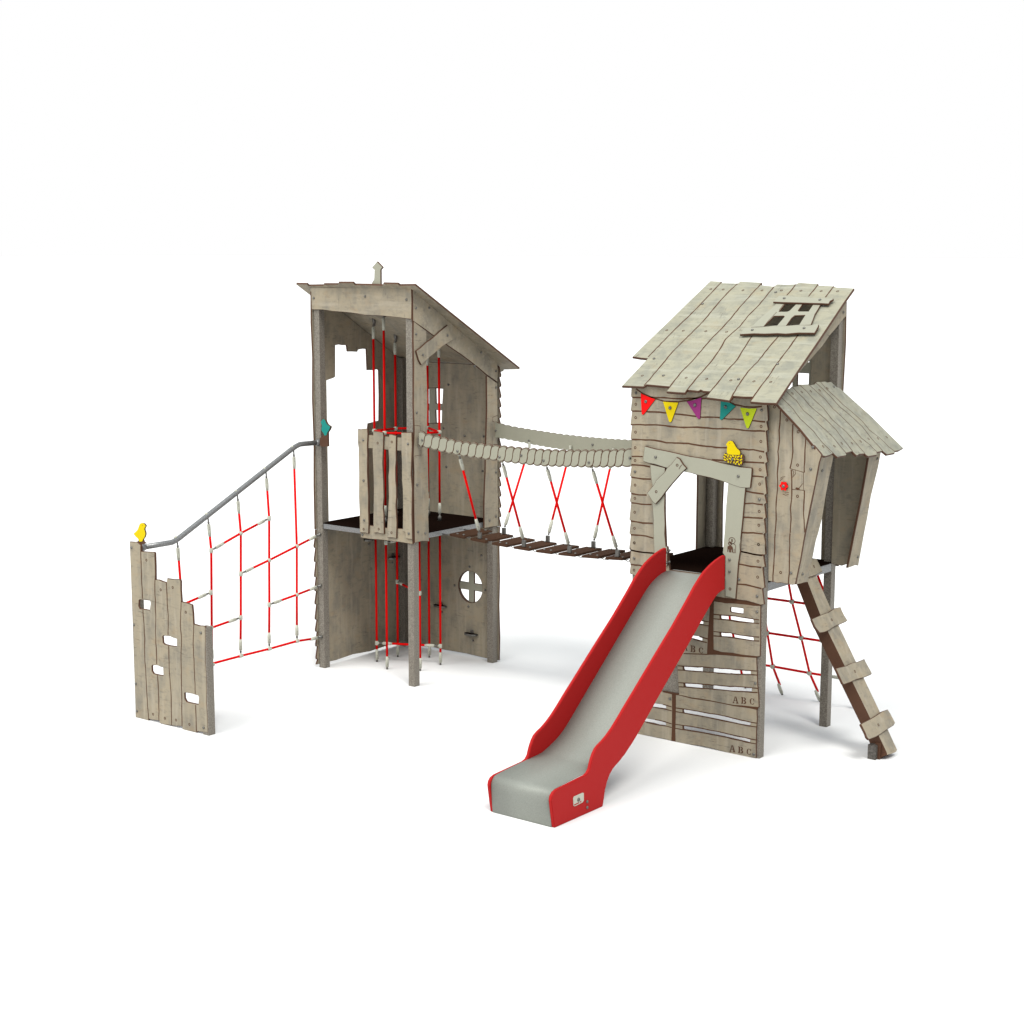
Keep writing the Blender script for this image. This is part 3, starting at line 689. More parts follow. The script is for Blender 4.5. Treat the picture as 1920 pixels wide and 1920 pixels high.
G1 = [zg(q) for q in ([(255, 255), (420, 255), (600, 258), (740, 268), (1060, 264), (1250, 272)], [(255, 400), (480, 408), (600, 418), (740, 432), (900, 452), (1000, 465), (1180, 468), (1280, 485), (1450, 488), (1560, 503), (1665, 514)], [(240, 545), (500, 545), (750, 570), (950, 570), (1110, 585), (1340, 590), (1450, 605), (1665, 613)],
    [(250, 700), (490, 708), (620, 735), (850, 742), (980, 765), (1150, 785), (1260, 787)], [(1390, 805), (1540, 808), (1655, 832)], [(250, 880), (368, 882)], [(248, 967), (370, 975), (445, 990)], [(1100, 915), (1230, 922), (1530, 942), (1655, 948)], [(1525, 1088), (1650, 1098)], [(245, 1098), (370, 1118), (455, 1120)],
    [(245, 1272), (330, 1287), (410, 1288)], [(245, 1370), (350, 1385), (462, 1388)], [(1455, 1245), (1530, 1262), (1650, 1278)], [(240, 1562), (370, 1585), (475, 1588)], [(240, 1708), (400, 1722), (480, 1745)], [(236, 1870), (330, 1892), (490, 1905)], [(1440, 1380), (1530, 1375), (1640, 1390)], [(1430, 1525), (1540, 1530), (1640, 1535)], [(1420, 1685), (1540, 1688), (1640, 1700)], [(1405, 1885), (1480, 1900), (1570, 1922), (1650, 1925)])] + \
    [zh(q) for q in ([(20, 215), (180, 245), (310, 255)], [(15, 398), (130, 410), (200, 430)], [(1440, 235), (1590, 268), (1705, 285)], [(1410, 395), (1560, 425), (1700, 440)], [(1390, 652), (1500, 660), (1600, 685), (1700, 710)])]
STR = [zg([(300, 165), (370, 215), (480, 265), (600, 298), (740, 303), (850, 288), (980, 250), (1075, 205)]), zg([(1215, 262), (1270, 297), (1340, 330), (1450, 353), (1560, 358), (1630, 350)])]
door = zg([(603, 1020), (700, 1020), (830, 1040), (950, 1080), (1100, 1115), (1240, 1155), (1272, 1165), (1258, 1500), (1218, 1915)]) + zh([(1228, 300), (1228, 560), (520, 470), (494, 170)]) + zg([(618, 1830), (604, 1500), (603, 1250)])
fw = panel('front_wall_panel', H, pw_, ol, mat='wood', holes=[pw_.tr(door)], grooves=[pw_.tr(q) for q in G1 + STR], gw=.0125, raw=True,
      rings=pw_.tr(zg([(295, 327), (293, 469), (292, 622), (288, 787), (287, 922), (287, 1183), (285, 1323), (283, 1470), (281, 1640), (280, 1795), (1622, 563), (1619, 721), (1614, 886), (1611, 1021), (1607, 1172), (1602, 1462), (1598, 1608), (1594, 1812)]) + zh([(63, 122), (61, 473), (1660, 143), (1655, 357), (1650, 562)])),
      bolts=pw_.tr(zg([(297, 207), (287, 1040), (1626, 389), (1603, 1335)]) + zh([(62, 320), (1643, 807), (1412, 590)])))
# grey door frame
pd1, pd2, pd3 = PY(-.041), PY(-.045), PY(-.066)
panel('door_jamb', H, pd1, zg([(445, 960), (605, 1000), (603, 1280), (598, 1420), (604, 1600), (600, 1700), (612, 1830)]) + zh([(490, 170), (490, 420), (330, 420), (318, 240), (315, 0)]) + zg([(485, 1750), (480, 1560), (465, 1350), (467, 1180), (452, 1080)]), mat='grey', t=.019, edge='edge')
dj = panel('door_jamb', H, pd1, zg([(1272, 1150), (1458, 1200), (1445, 1330), (1425, 1560), (1402, 1780), (1395, 1915)]) + zh([(1430, 60), (1420, 150), (1425, 230), (1400, 400), (1390, 540), (1383, 640), (1366, 846), (1330, 838), (1290, 824), (1232, 815), (1228, 700), (1233, 300), (1205, 262)]) + zg([(1215, 1920), (1235, 1660), (1250, 1400)]), mat='grey', t=.019,
      rings=zh([(1295, 715)]), bolts=zh([(1290, 338), (1290, 490)]))
# pictogram: two figures
bm = bmesh.new(); pp = PY(-.0415)
def rn(c, r0, r1, k=24, rx=.92):
    o = pp.hit(*zn([c])[0]); s = 1 / 32 / 180 * 1.04
    A = []
    for r in (r0, r1): A.append([bm.verts.new(pp.w(o[0] + 1.15 * r * s * math.cos(i * 2 * math.pi / k), o[1] + r * s * math.sin(i * 2 * math.pi / k), .001)) for i in range(k)])
    for i in range(k): j = (i + 1) % k; bm.faces.new((A[0][i], A[1][i], A[1][j], A[0][j]))
rn((725, 755), 150, 182); rn((612, 935), 62, 112); rn((722, 700), 14, 44, 12); rn((722, 785), 18, 48, 12)
patch(bm, pp, pp.tr(zn([(570, 1055), (660, 1070), (740, 1105), (775, 1190), (780, 1470), (710, 1465), (700, 1290), (670, 1300), (668, 1470), (550, 1460), (545, 1280), (510, 1280), (495, 1440), (445, 1435), (450, 1130), (490, 1075)])), .001, 0)
for ln in ([(700, 940), (820, 945), (890, 985), (940, 1080), (935, 1490), (780, 1480)], [(850, 1245), (850, 1480)], [(590, 930), (640, 930)], [(590, 900), (640, 960)]):
    strip(bm, pp, pp.tr(zn(ln)), .0055, .001, 0)
mobj('pictogram', bm, 'edge', dj)
panel('door_lintel', H, pd2, zg([(385, 772), (397, 772), (500, 800), (600, 818), (700, 840), (790, 862), (870, 880), (960, 893), (1080, 915), (1200, 947), (1300, 968), (1400, 990), (1460, 996), (1515, 1000), (1525, 1012), (1522, 1060), (1518, 1110), (1505, 1213), (1470, 1215), (1400, 1210), (1330, 1188), (1270, 1165), (1180, 1135), (1080, 1105), (950, 1078), (890, 1058), (830, 1047), (720, 1020), (610, 1000), (560, 985), (500, 965), (420, 950), (368, 930), (372, 890), (377, 850)]), mat='grey', t=.022, bolts=zg([(505, 887), (1380, 1090)]))
panel('door_brace', H, pd3, zg([(725, 888), (757, 905), (795, 965), (832, 1005), (785, 1050), (740, 1100), (670, 1180), (610, 1255), (570, 1310), (540, 1345), (500, 1387), (465, 1350), (435, 1300), (408, 1270), (480, 1185), (510, 1130), (540, 1100), (600, 1045), (620, 1005), (670, 960)]), mat='grey', t=.02, rings=zg([(733, 972), (511, 1253)]), thin=[zg([(785, 965), (765, 990), (752, 1015)])])

# lower crate panel
pc = PY(-.012)
OB = zh([(60, 500), (400, 560), (900, 680), (1085, 760), (1230, 780), (1375, 800), (1500, 820), (1600, 845), (1690, 870), (1686, 1200), (1688, 1400), (1680, 1580), (1636, 1592)]) + zi([(1636, 360), (1642, 520), (1650, 720), (1662, 850), (1668, 998), (1650, 1010), (1640, 1045), (1645, 1150), (1635, 1300), (1632, 1450), (1630, 1660), (1520, 1645), (1400, 1620), (1300, 1600), (1200, 1572), (1050, 1530), (900, 1498), (750, 1480), (600, 1450), (540, 1437), (420, 1405), (330, 1392), (250, 1373), (130, 1355), (20, 1330), (0, 1000), (10, 400)]) + zh([(20, 1300), (40, 900)])
slots = [zh([(1300, 958), (1310, 950), (1380, 955), (1465, 968), (1462, 1034), (1385, 1025), (1310, 1012), (1300, 1005)]), zh([(1172, 1058), (1180, 1052), (1280, 1055), (1400, 1075), (1590, 1102), (1597, 1145), (1588, 1152), (1400, 1130), (1300, 1112), (1185, 1102), (1174, 1095)]), zh([(1172, 1280), (1180, 1275), (1290, 1282), (1400, 1308), (1590, 1328), (1597, 1372), (1588, 1380), (1400, 1350), (1290, 1330), (1185, 1325), (1174, 1315)]),
         zh([(700, 1080), (800, 1100), (945, 1125), (948, 1168), (900, 1165), (700, 1120)]), zh([(700, 1295), (820, 1315), (935, 1332), (935, 1385), (800, 1350), (700, 1335)]),
         zi([(693, 482), (703, 475), (900, 483), (1200, 505), (1550, 530), (1558, 545), (1558, 580), (1300, 572), (1080, 555), (900, 542), (710, 527), (697, 510)]), zi([(708, 697), (718, 690), (940, 705), (1200, 728), (1565, 750), (1572, 765), (1570, 803), (1300, 790), (1080, 768), (900, 755), (725, 740), (711, 725)]),
         zi([(690, 1032), (700, 1026), (900, 1058), (1200, 1112), (1550, 1192), (1556, 1205), (1550, 1240), (1400, 1215), (1200, 1170), (900, 1110), (705, 1076), (692, 1065)]), zi([(690, 1245), (700, 1238), (900, 1270), (1200, 1330), (1545, 1406), (1552, 1420), (1548, 1456), (1400, 1420), (1200, 1375), (900, 1318), (700, 1286), (692, 1275)]),
         zi([(230, 945), (345, 955), (400, 963), (470, 975), (470, 1022), (400, 1012), (330, 1003), (230, 990)]), zi([(150, 1140), (240, 1150), (350, 1168), (468, 1190), (468, 1240), (380, 1228), (300, 1205), (150, 1180)]),
         zi([(200, 420), (450, 440), (612, 475), (620, 600), (635, 828), (440, 796), (200, 770)])]
cg = [zh([(1085, 1040), (1172, 1050), (1300, 1058), (1500, 1088), (1670, 1112)]), zh([(1085, 1098), (1250, 1112), (1450, 1142), (1672, 1160)]), zh([(1165, 1048), (1168, 1100)]), zh([(1085, 1262), (1180, 1272), (1300, 1280), (1420, 1308), (1670, 1334)]), zh([(1085, 1318), (1250, 1330), (1450, 1360), (1672, 1385)]), zh([(1165, 1270), (1168, 1325)]),
      zh([(930, 1122), (1025, 1138)]), zh([(900, 1168), (1022, 1190)]), zh([(900, 1328), (1008, 1356)]), zh([(820, 1358), (1000, 1405)]),
      zi([(620, 468), (700, 474), (1000, 488), (1300, 510), (1560, 530), (1640, 536)]), zi([(622, 522), (800, 535), (1200, 565), (1500, 582), (1645, 588)]), zi([(690, 470), (692, 525)]), zi([(630, 685), (710, 690), (1000, 708), (1300, 735), (1560, 750), (1650, 760)]), zi([(635, 738), (760, 744), (1100, 772), (1400, 798), (1650, 812)]), zi([(700, 690), (705, 742)]),
      zi([(595, 1010), (700, 1024), (900, 1056), (1200, 1110), (1540, 1190), (1640, 1206)]), zi([(597, 1058), (750, 1085), (1000, 1130), (1250, 1182), (1500, 1236), (1638, 1256)]), zi([(688, 1024), (690, 1074)]), zi([(592, 1220), (700, 1236), (900, 1268), (1200, 1328), (1540, 1406), (1630, 1422)]), zi([(592, 1272), (750, 1298), (1000, 1340), (1250, 1388), (1500, 1450), (1630, 1472)]), zi([(688, 1236), (690, 1284)]),
      zi([(430, 965), (545, 997)]), zi([(330, 1006), (400, 1014), (470, 1028), (545, 1048)]), zi([(330, 1160), (468, 1192), (545, 1215)]), zi([(220, 1196), (380, 1230), (470, 1243), (545, 1262)])]
cpch = [zh([(980, 740), (1085, 770), (1230, 790), (1375, 812), (1600, 857), (1688, 880), (1688, 933), (1600, 932), (1500, 916), (1350, 902), (1230, 898), (1180, 888), (1090, 875), (1060, 895), (980, 870)]),
        zh([(1088, 872), (1082, 1200), (1085, 1495), (1190, 1525), (1330, 1535), (1450, 1560), (1675, 1582), (1640, 1592), (1640, 1602), (1450, 1588), (1250, 1568), (1100, 1560), (1000, 1562), (700, 1552), (700, 1540), (1000, 1548), (1008, 1350), (1022, 1150), (1035, 960), (1030, 880)]),
        zi([(435, 792), (635, 830), (640, 842), (700, 852), (800, 876), (900, 888), (1040, 912), (1200, 945), (1340, 972), (1450, 978), (1560, 990), (1668, 1000), (1655, 1020), (1640, 1035), (1550, 1015), (1450, 1000), (1340, 986), (1200, 955), (1040, 925), (800, 890), (640, 848), (600, 845), (598, 1100), (592, 1300), (596, 1448), (540, 1436), (548, 1250), (550, 1040), (548, 835), (430, 808)])]
LET = {'A': [[(.0, 0), (.30, 0), (.30, .1), (.22, .14), (.28, .34), (.44, .34), (.44, .45), (.32, .45), (.44, .80), (.44, 1), (.36, 1), (.10, .14), (0, .1)], [(.5, 1), (.5, .8), (.62, .45), (.52, .45), (.52, .34), (.66, .34), (.72, .14), (.62, .1), (.62, 0), (1.05, 0), (1.05, .1), (.95, .14), (.62, 1)]],
       'B': [[(0, 0), (.34, 0), (.34, 1), (0, 1), (0, .9), (.1, .86), (.1, .14), (0, .1)], [(.42, 0), (.66, 0), (.88, .1), (.92, .3), (.8, .48), (.66, .53), (.8, .6), (.86, .76), (.78, .94), (.6, 1), (.42, 1), (.42, .9), (.56, .88), (.62, .74), (.56, .58), (.42, .56), (.42, .47), (.58, .44), (.66, .28), (.58, .12), (.42, .1)]],
       'C': [[(.42, 1), (.18, .9), (.03, .68), (.0, .5), (.03, .3), (.18, .1), (.42, 0), (.42, .1), (.3, .2), (.24, .5), (.3, .8), (.42, .9)], [(.5, 1), (.62, .97), (.74, .9), (.8, 1), (.86, 1), (.86, .64), (.78, .64), (.68, .84), (.5, .9)], [(.5, 0), (.66, .03), (.8, .12), (.88, .3), (.8, .34), (.68, .16), (.5, .1)]]}
cp = panel('crate_panel', H, pc, OB, mat='wood', holes=slots, grooves=cg, patches=cpch, gw=.0085, bolts=zh([(1642, 1007)]) + zi([(1620, 694), (1600, 1605), (523, 893)]))
bm = bmesh.new()
for chars in ([('A', zi([(1330, 947), (1400, 955), (1350, 862)])), ('B', zi([(1438, 953), (1508, 965), (1445, 870)])), ('C', zi([(1548, 962), (1612, 975), (1552, 880)]))],
              [('A', zi([(1288, 1570), (1360, 1582), (1310, 1487)])), ('B', zi([(1398, 1585), (1470, 1600), (1405, 1505)])), ('C', zi([(1508, 1608), (1572, 1622), (1515, 1528)]))],
              [('A', zh([(690, 1502), (745, 1510), (700, 1420)])), ('B', zh([(788, 1522), (855, 1535), (795, 1438)])), ('C', zh([(892, 1535), (957, 1550), (900, 1462)]))]):
    for ch, (a, b, c) in chars:
        a, b, c = pc.hit(*a), pc.hit(*b), pc.hit(*c)
        h = c[1] - a[1]; wdt = b[0] - a[0]; sh = (b[1] - a[1])
        for poly in LET[ch]:
            patch(bm, pc, [(a[0] + x * wdt, a[1] + x * sh + y * h) for x, y in poly], .0012, 0)
mobj('stencil_letters', bm, 'edge', cp)
# plain board behind the opening in the crates, with its counter edge
panel('inner_board', H, PY(.0085), zi([(150, 380), (450, 400), (640, 440), (655, 860), (440, 820), (150, 800)]), t=.012, mat='post')
# side and rear sheets
pbr = PY(D2 + P + .003)
win = [rect(3.96, 3.45, 4.088, 3.672), rect(3.96, 3.785, 4.088, 3.985), rect(3.775, 3.45, 3.90, 3.672), rect(3.775, 3.785, 3.90, 3.985)]
bw = [(2.94, 2.95), (3.12, 2.93), (3.12, 1.72), (3.05, 1.70), (2.94, 1.70)][::-1]
outer = [(2.945, 4.46), (2.945, 1.70), (3.112, 1.69), (3.105, 2.2), (3.115, 2.6), (3.108, 3.02), (3.6, 3.0), (4.1, 3.03), (4.30, 3.0), (4.295, 2.4), (4.30, 1.70), (4.50, 1.70), (4.494, 2.3), (4.505, 2.9), (4.49, 3.5), (4.503, 4.0), (4.494, 4.46)]
panel('back_wall_panel', H, pbr, outer, mat='wood', raw=True, holes=[[(3.74, 3.42), (4.12, 3.42), (4.12, 4.02), (3.74, 4.02)]])
panel('window_frame', H, PY(D2 + P + .024), rect(3.70, 3.38, 4.16, 4.06), mat='grey', raw=True, holes=win)
psl = Plane((XF - P - .003, 0, 0), (0, 1, 0), (0, 0, 1))
panel('corner_board', H, psl, [(1.25, 1.64), (1.515, 1.62), (1.52, 2.4), (1.512, 3.2), (1.515, 4.47), (1.24, 4.30), (1.25, 3.6), (1.235, 3.0), (1.25, 2.4)], mat='wood', raw=True)
panel('corner_board', H, psl, [(0, 1.66), (.27, 1.64), (.262, 2.4), (.27, 3.0), (.262, 3.72), (0, 3.56)], mat='wood', raw=True)
pse = PX(XE + .022)
bt = [pse.hit(*q) for q in zj([(1562, 612), (1470, 725), (1380, 830), (1290, 960), (1200, 1060), (1150, 1120), (1050, 1230), (950, 1345), (860, 1440), (790, 1500)])]
tp = [(1.50, 3.618 + SL * 1.50), (.05, 3.618 + SL * .05)]
panel('side_frieze_board', H, pse, [(1.515, bt[0][1]+.01)] + bt + [(.05, 3.50)] + [tp[1], tp[0]], mat='wood', raw=True, bolts=[pse.hit(*zj([(1543, 548)])[0])])
# roof
prr = Plane((0, 0, 3.652), (1, 0, 0), (0, cs, SL * cs))
RO = zf([(635, 88), (705, 92), (707, 100), (805, 103), (822, 90), (900, 95), (955, 98), (945, 112), (1028, 122), (1050, 108), (1110, 110), (1165, 108), (1185, 98), (1240, 102), (1305, 105), (1300, 115), (1400, 120), (1420, 128), (1480, 130), (1528, 134), (1470, 215), (1400, 320), (1300, 470), (1200, 615), (1120, 735), (1045, 848), (960, 845), (882, 838), (903, 808), (840, 808), (778, 803), (755, 832), (690, 822), (610, 812), (635, 775), (590, 772), (575, 764), (560, 772), (490, 765), (478, 783), (420, 780), (362, 775), (385, 745), (310, 738), (240, 732), (218, 745), (150, 742), (85, 740), (160, 660), (245, 570), (200, 566), (150, 558), (260, 450), (380, 335), (520, 198)])
RG = [zf(q) for q in ([(705, 95), (620, 185), (540, 270), (400, 405), (250, 560)], [(805, 105), (755, 150), (690, 220), (590, 340), (480, 450), (400, 530), (300, 650), (225, 738)], [(945, 112), (815, 255), (760, 325), (690, 400), (640, 450), (520, 590), (450, 660), (385, 745)], [(1030, 124), (985, 180), (940, 235), (870, 305), (820, 370), (730, 450), (690, 520), (640, 590), (560, 680), (492, 765)],
    [(1165, 110), (1140, 145), (1110, 178)], [(895, 430), (850, 500), (800, 580), (745, 640), (690, 710), (636, 775)], [(1303, 112), (1245, 185)], [(1060, 430), (1000, 500), (930, 590), (870, 650), (800, 750), (755, 832)], [(1402, 122), (1350, 190)], [(1180, 425), (1120, 510), (1050, 600), (990, 690), (940, 755), (884, 836)])]
prh = [(712, 600), (860, 432)]
sk = [zj([(850, 438), (985, 438), (895, 528), (870, 538), (772, 538)]), zj([(1060, 445), (1185, 445), (1125, 535), (1012, 535), (1002, 525)]), zj([(712, 592), (825, 590), (836, 600), (748, 703), (590, 716)]), zj([(962, 586), (1083, 582), (1040, 650), (1012, 695), (862, 705), (925, 615)])]
RHOLE = zj([(800, 400), (1260, 412), (1190, 560), (1090, 750), (480, 770), (650, 580)])
panel('roof', H, prr, RO, mat='roof', t=.024, holes=[RHOLE], grooves=RG, gw=.0115,
      rings=zf([(638, 140), (715, 142), (838, 147), (956, 148), (1077, 148), (1197, 150), (1323, 152), (1425, 153), (365, 395), (467, 398), (607, 401), (736, 405), (213, 677), (485, 690), (613, 697), (763, 706), (906, 712), (1010, 716)]),
      bolts=zf([(587, 232), (1041, 160), (1340, 245), (286, 572), (344, 677), (1053, 606), (811, 700)]), thin=[zf([(193, 545), (172, 560)])])
ps1 = Plane(prr.w(0, 0, .022), prr.u, prr.v); ps2 = Plane(prr.w(0, 0, .043), prr.u, prr.v)
sky = panel('skylight_frame', H, ps1, thin=[zj([(745, 545), (660, 630), (600, 705)]), zj([(835, 440), (775, 520)])], outer= zj([(750, 425), (1285, 435), (1262, 475), (1245, 505), (1205, 570), (1180, 640), (1155, 700), (430, 728), (520, 640), (600, 570), (680, 500)]), mat='grey', t=.012, holes=sk)
panel('skylight_bar', H, ps2, zj([(700, 422), (770, 345), (830, 349), (1000, 358), (1200, 372), (1425, 380), (1420, 395), (1388, 410), (1368, 445), (1280, 440), (1150, 437), (1000, 432), (830, 428)]), mat='grey', t=.02, bolts=zj([(835, 382), (1263, 400)]))
panel('skylight_bar', H, ps2, zj([(300, 812), (345, 735), (430, 726), (560, 722), (700, 712), (850, 708), (1000, 700), (1150, 700), (1250, 692), (1245, 715), (1215, 770), (1200, 795), (1000, 793), (850, 806), (750, 800), (600, 806), (470, 802)]), mat='grey', t=.02, bolts=zj([(452, 762), (1073, 740)]))
# ---- leaning side bay
pbay = PY(.03)
nb = panel('bay_side_panel', H, pbay, zk([(222, 470), (250, 440), (335, 440), (600, 740), (845, 1035), (815, 1130), (770, 1370), (720, 1600), (660, 1900)]) + zl([(440, 220), (398, 418), (370, 422), (340, 416), (310, 412), (280, 404), (250, 408), (225, 400), (175, 390)]), mat='wood', t=.02,
      grooves=[zk([(380, 530), (378, 620), (365, 760), (370, 870), (352, 1000), (360, 1080), (345, 1250), (348, 1420), (330, 1640), (333, 1760), (320, 1915)]), zl([(233, 0), (225, 200), (215, 398)]), zk([(520, 690), (515, 820), (520, 1000), (505, 1120), (488, 1190)]), zk([(502, 1205), (508, 1400), (505, 1540), (492, 1640), (500, 1760), (490, 1915)]), zl([(355, 0), (350, 280), (342, 412)]), zk([(665, 850), (655, 1050), (648, 1235)]), zk([(650, 1437), (640, 1700), (655, 1910)])],
      thin=[zk([(490, 1192), (560, 1210), (645, 1235)]), zk([(640, 1240), (640, 1430)]), zk([(508, 1425), (580, 1430), (650, 1437)]), zk([(545, 1208), (550, 1250), (515, 1290)]), zk([(632, 1358), (590, 1412)]), zk([(515, 1205), (530, 1230), (522, 1270)]), zk([(380, 1302), (400, 1288), (435, 1282)]), zk([(376, 1330), (390, 1312), (412, 1302)]), zk([(405, 1478), (440, 1490), (472, 1483)]), zk([(430, 1466), (475, 1462)])],
      patches=[zk([(545, 1415), (560, 1402), (590, 1410), (600, 1425), (570, 1428)])],
      rings=zk([(313, 498), (453, 645), (580, 778), (573, 1152), (572, 1503)]) + zl([(278, 320)]), bolts=zk([(745, 950), (721, 1198)]) + zl([(363, 323)]), gw=.010)
ux = Vector((.1935, 0, 1)).normalized()
pst = Plane((4.735, 0, 1.74), (0, 1, 0), ux)
panel('bay_front_board', H, pst, zk([(845, 1020), (985, 1020), (965, 1120), (925, 1310), (890, 1500), (850, 1750), (810, 1910)]) + zl([(568, 60), (535, 230), (515, 330), (500, 400), (470, 404), (445, 412), (405, 420), (440, 220), (485, 0)]) + zk([(740, 1560), (800, 1260)]), mat='wood', t=.022, bolts=zk([(848, 1213)]) + zl([(455, 333)]))
panel('bay_front_board', H, pst, zk([(1385, 1010), (1515, 990), (1482, 1170), (1440, 1340), (1400, 1500), (1360, 1740), (1325, 1915)]) + zl([(945, 100), (915, 265), (890, 262), (870, 270), (828, 285), (850, 180), (885, 0)]) + zk([(1290, 1560), (1340, 1280)]), mat='wood', t=.022, bolts=zk([(1467, 1080)]) + zl([(907, 192)]))
pfar = PY(1.385)
f0 = pfar.hit(*zl([(630, 240)])[0]); f1 = pfar.hit(*zl([(828, 248)])[0])
panel('bay_side_panel', H, pfar, [(XE + .004, f0[1]), (4.6, f0[1] - .01), (f1[0], f1[1]), (f1[0] + .195 * 1.2, 2.98), (XE + .004, 3.55)], mat='wood', t=.02, raw=True)
sb = 1.1; cb = 1 / math.hypot(1, sb)
prb2 = Plane((XE, 0, 3.652), (0, 1, 0), (-cb, 0, sb * cb))   # v up slope, n = u x v
if prb2.n.z < 0: prb2 = Plane((XE, 0, 3.652), (0, -1, 0), (-cb, 0, sb * cb))
BR = zk([(335, 455), (600, 740), (820, 1010), (850, 1045), (890, 1055), (940, 1040), (975, 1020), (1000, 1045), (1025, 1065), (1060, 1055), (1120, 1045), (1125, 1030), (1115, 1018), (1150, 1010), (1190, 998), (1215, 1025), (1240, 1047), (1262, 1040), (1262, 1030), (1330, 1025), (1350, 1045), (1372, 1055), (1470, 1038), (1465, 1010), (1530, 995), (1555, 1015), (1580, 1035), (1670, 1018), (1665, 998), (1720, 988), (1765, 962), (1600, 800), (1400, 600), (1220, 440), (1055, 290), (1010, 270), (945, 210), (905, 220), (880, 208), (825, 215), (800, 212), (775, 220), (760, 240), (720, 250), (690, 240), (640, 243), (590, 242), (570, 262), (510, 268), (490, 290), (430, 300), (380, 360)])
panel('bay_roof', H, prb2, BR, mat='roofy', t=.022, gw=.0085,
      grooves=[zk(q) for q in ([(375, 378), (450, 450), (520, 520), (600, 630), (750, 770), (850, 900), (975, 1020)], [(430, 310), (560, 430), (640, 540), (720, 605), (800, 680), (900, 770), (980, 850), (1060, 950), (1125, 1025)], [(510, 272), (580, 345), (640, 400), (700, 475), (760, 530), (880, 630), (1000, 750), (1080, 855), (1190, 995)],
        [(590, 248), (660, 310), (740, 400), (860, 510), (960, 640), (1050, 720), (1120, 780), (1240, 920), (1330, 1022)], [(695, 245), (790, 330), (880, 410), (970, 520), (1080, 620), (1190, 730), (1290, 850), (1380, 920), (1465, 1005)], [(775, 225), (850, 290), (960, 400), (1050, 500), (1170, 600), (1300, 720), (1400, 850), (1530, 993)], [(830, 218), (900, 300), (1000, 390), (1080, 470), (1200, 570), (1300, 660), (1380, 760), (1500, 850), (1600, 950), (1665, 998)])],
      rings=zk([(413, 357), (515, 347), (618, 330), (721, 322), (820, 311), (906, 289), (860, 943), (986, 940), (1069, 909), (1183, 906), (1282, 887), (1370, 857), (1476, 853), (1574, 838)]), bolts=zk([(978, 272)]),
      thin=[zk([(920, 985), (950, 1018)]), zk([(1250, 1000), (1268, 1020)])])
# flower on the bay
fl = thing('flower_knob', 'small red flower-shaped disc on the side panel of the bay', 'flower disc', (4.6, .0, 2.6))
fc = pbay.hit(*zk([(425, 1387)])[0]); bm = bmesh.new()
extrude(bm, pbay, [(fc[0] + (.040 + .0065 * math.cos(6 * a)) * math.cos(a), fc[1] + (.040 + .0065 * math.cos(6 * a)) * math.sin(a)) for a in [i * 2 * math.pi / 48 for i in range(48)]], [], .010, .020, 0, 0)
mobj('petals', bm, 'flagred', fl)
bm = bmesh.new(); lathe(bm, pbay.w(*fc, .0), pbay.n, [(0, .04), (.0095, .04)], 24); mobj('backing', bm, 'edge', fl)
bolt(pbay.w(*fc, .020), pbay.n, fl, 1.2)
# pennants
pen = PY(-.026)
for pts, col, b, nm in (([(348, 212), (425, 248), (500, 275), (382, 430), (370, 438), (360, 430)], 'flagred', (403, 298), 'red'), ([(585, 300), (665, 307), (745, 310), (672, 510), (660, 517), (648, 510)], 'yellow', (660, 365), 'yellow'),
                        ([(835, 298), (915, 283), (990, 255), (975, 475), (965, 483), (952, 478)], 'purple', (923, 335), 'purple'), ([(1197, 270), (1260, 292), (1352, 348), (1210, 488), (1197, 494), (1186, 484)], 'teal', (1248, 356), 'teal'), ([(1400, 362), (1490, 373), (1575, 372), (1492, 575), (1480, 583), (1467, 575)], 'lime', (1480, 430), 'lime green')):
    q = pen.tr(zg(pts)); c = pen.w(*q[0])
    th = thing('pennant', nm + ' pointed pennant on the front wall under the eave of the play house', 'pennant', c, 'bunting pennants on the play house')
    bm = bmesh.new(); extrude(bm, pen, q, [], .004, .004, 0, 0); mobj('flag_face', bm, col, th)
    bm = bmesh.new(); extrude(bm, pen, [(a + .0025, b2 - .0025) for a, b2 in q], [], .008, 0, 0, 0); mobj('flag_backing', bm, 'edge', th)
    bolt(pen.w(*pen.hit(*zg([b])[0]), .004), pen.n, th, 1.25)
# bird in nest on the lintel
pbn = PY(-.055)
nest = zg([(1248, 842), (1232, 850), (1300, 862), (1395, 865), (1432, 858), (1438, 885), (1436, 922), (1420, 972), (1380, 968), (1300, 945), (1240, 935), (1222, 902), (1220, 872)])
th = bird('bird_figure', 'flat yellow bird cut-out sitting in a brown nest above the door of the play house', 'bird figure', pbn,
     zg([(1250, 750), (1262, 738), (1270, 722), (1295, 712), (1320, 720), (1335, 745), (1360, 790), (1400, 825), (1398, 868), (1330, 868), (1260, 855), (1260, 800), (1265, 775), (1258, 765)]), 'yellow', 0, extra=nest, loc=(4.0, -.05, 3.1), eye=zg([(1290, 742)])[0], grp='bird cut-outs')
bm = bmesh.new(); pq = Plane(pbn.w(0, 0, .003), pbn.u, pbn.v)
extrude(bm, pq, pq.tr(nest), [], .006, 0, 0, 0)
zo = zc(1340, 820, 24)
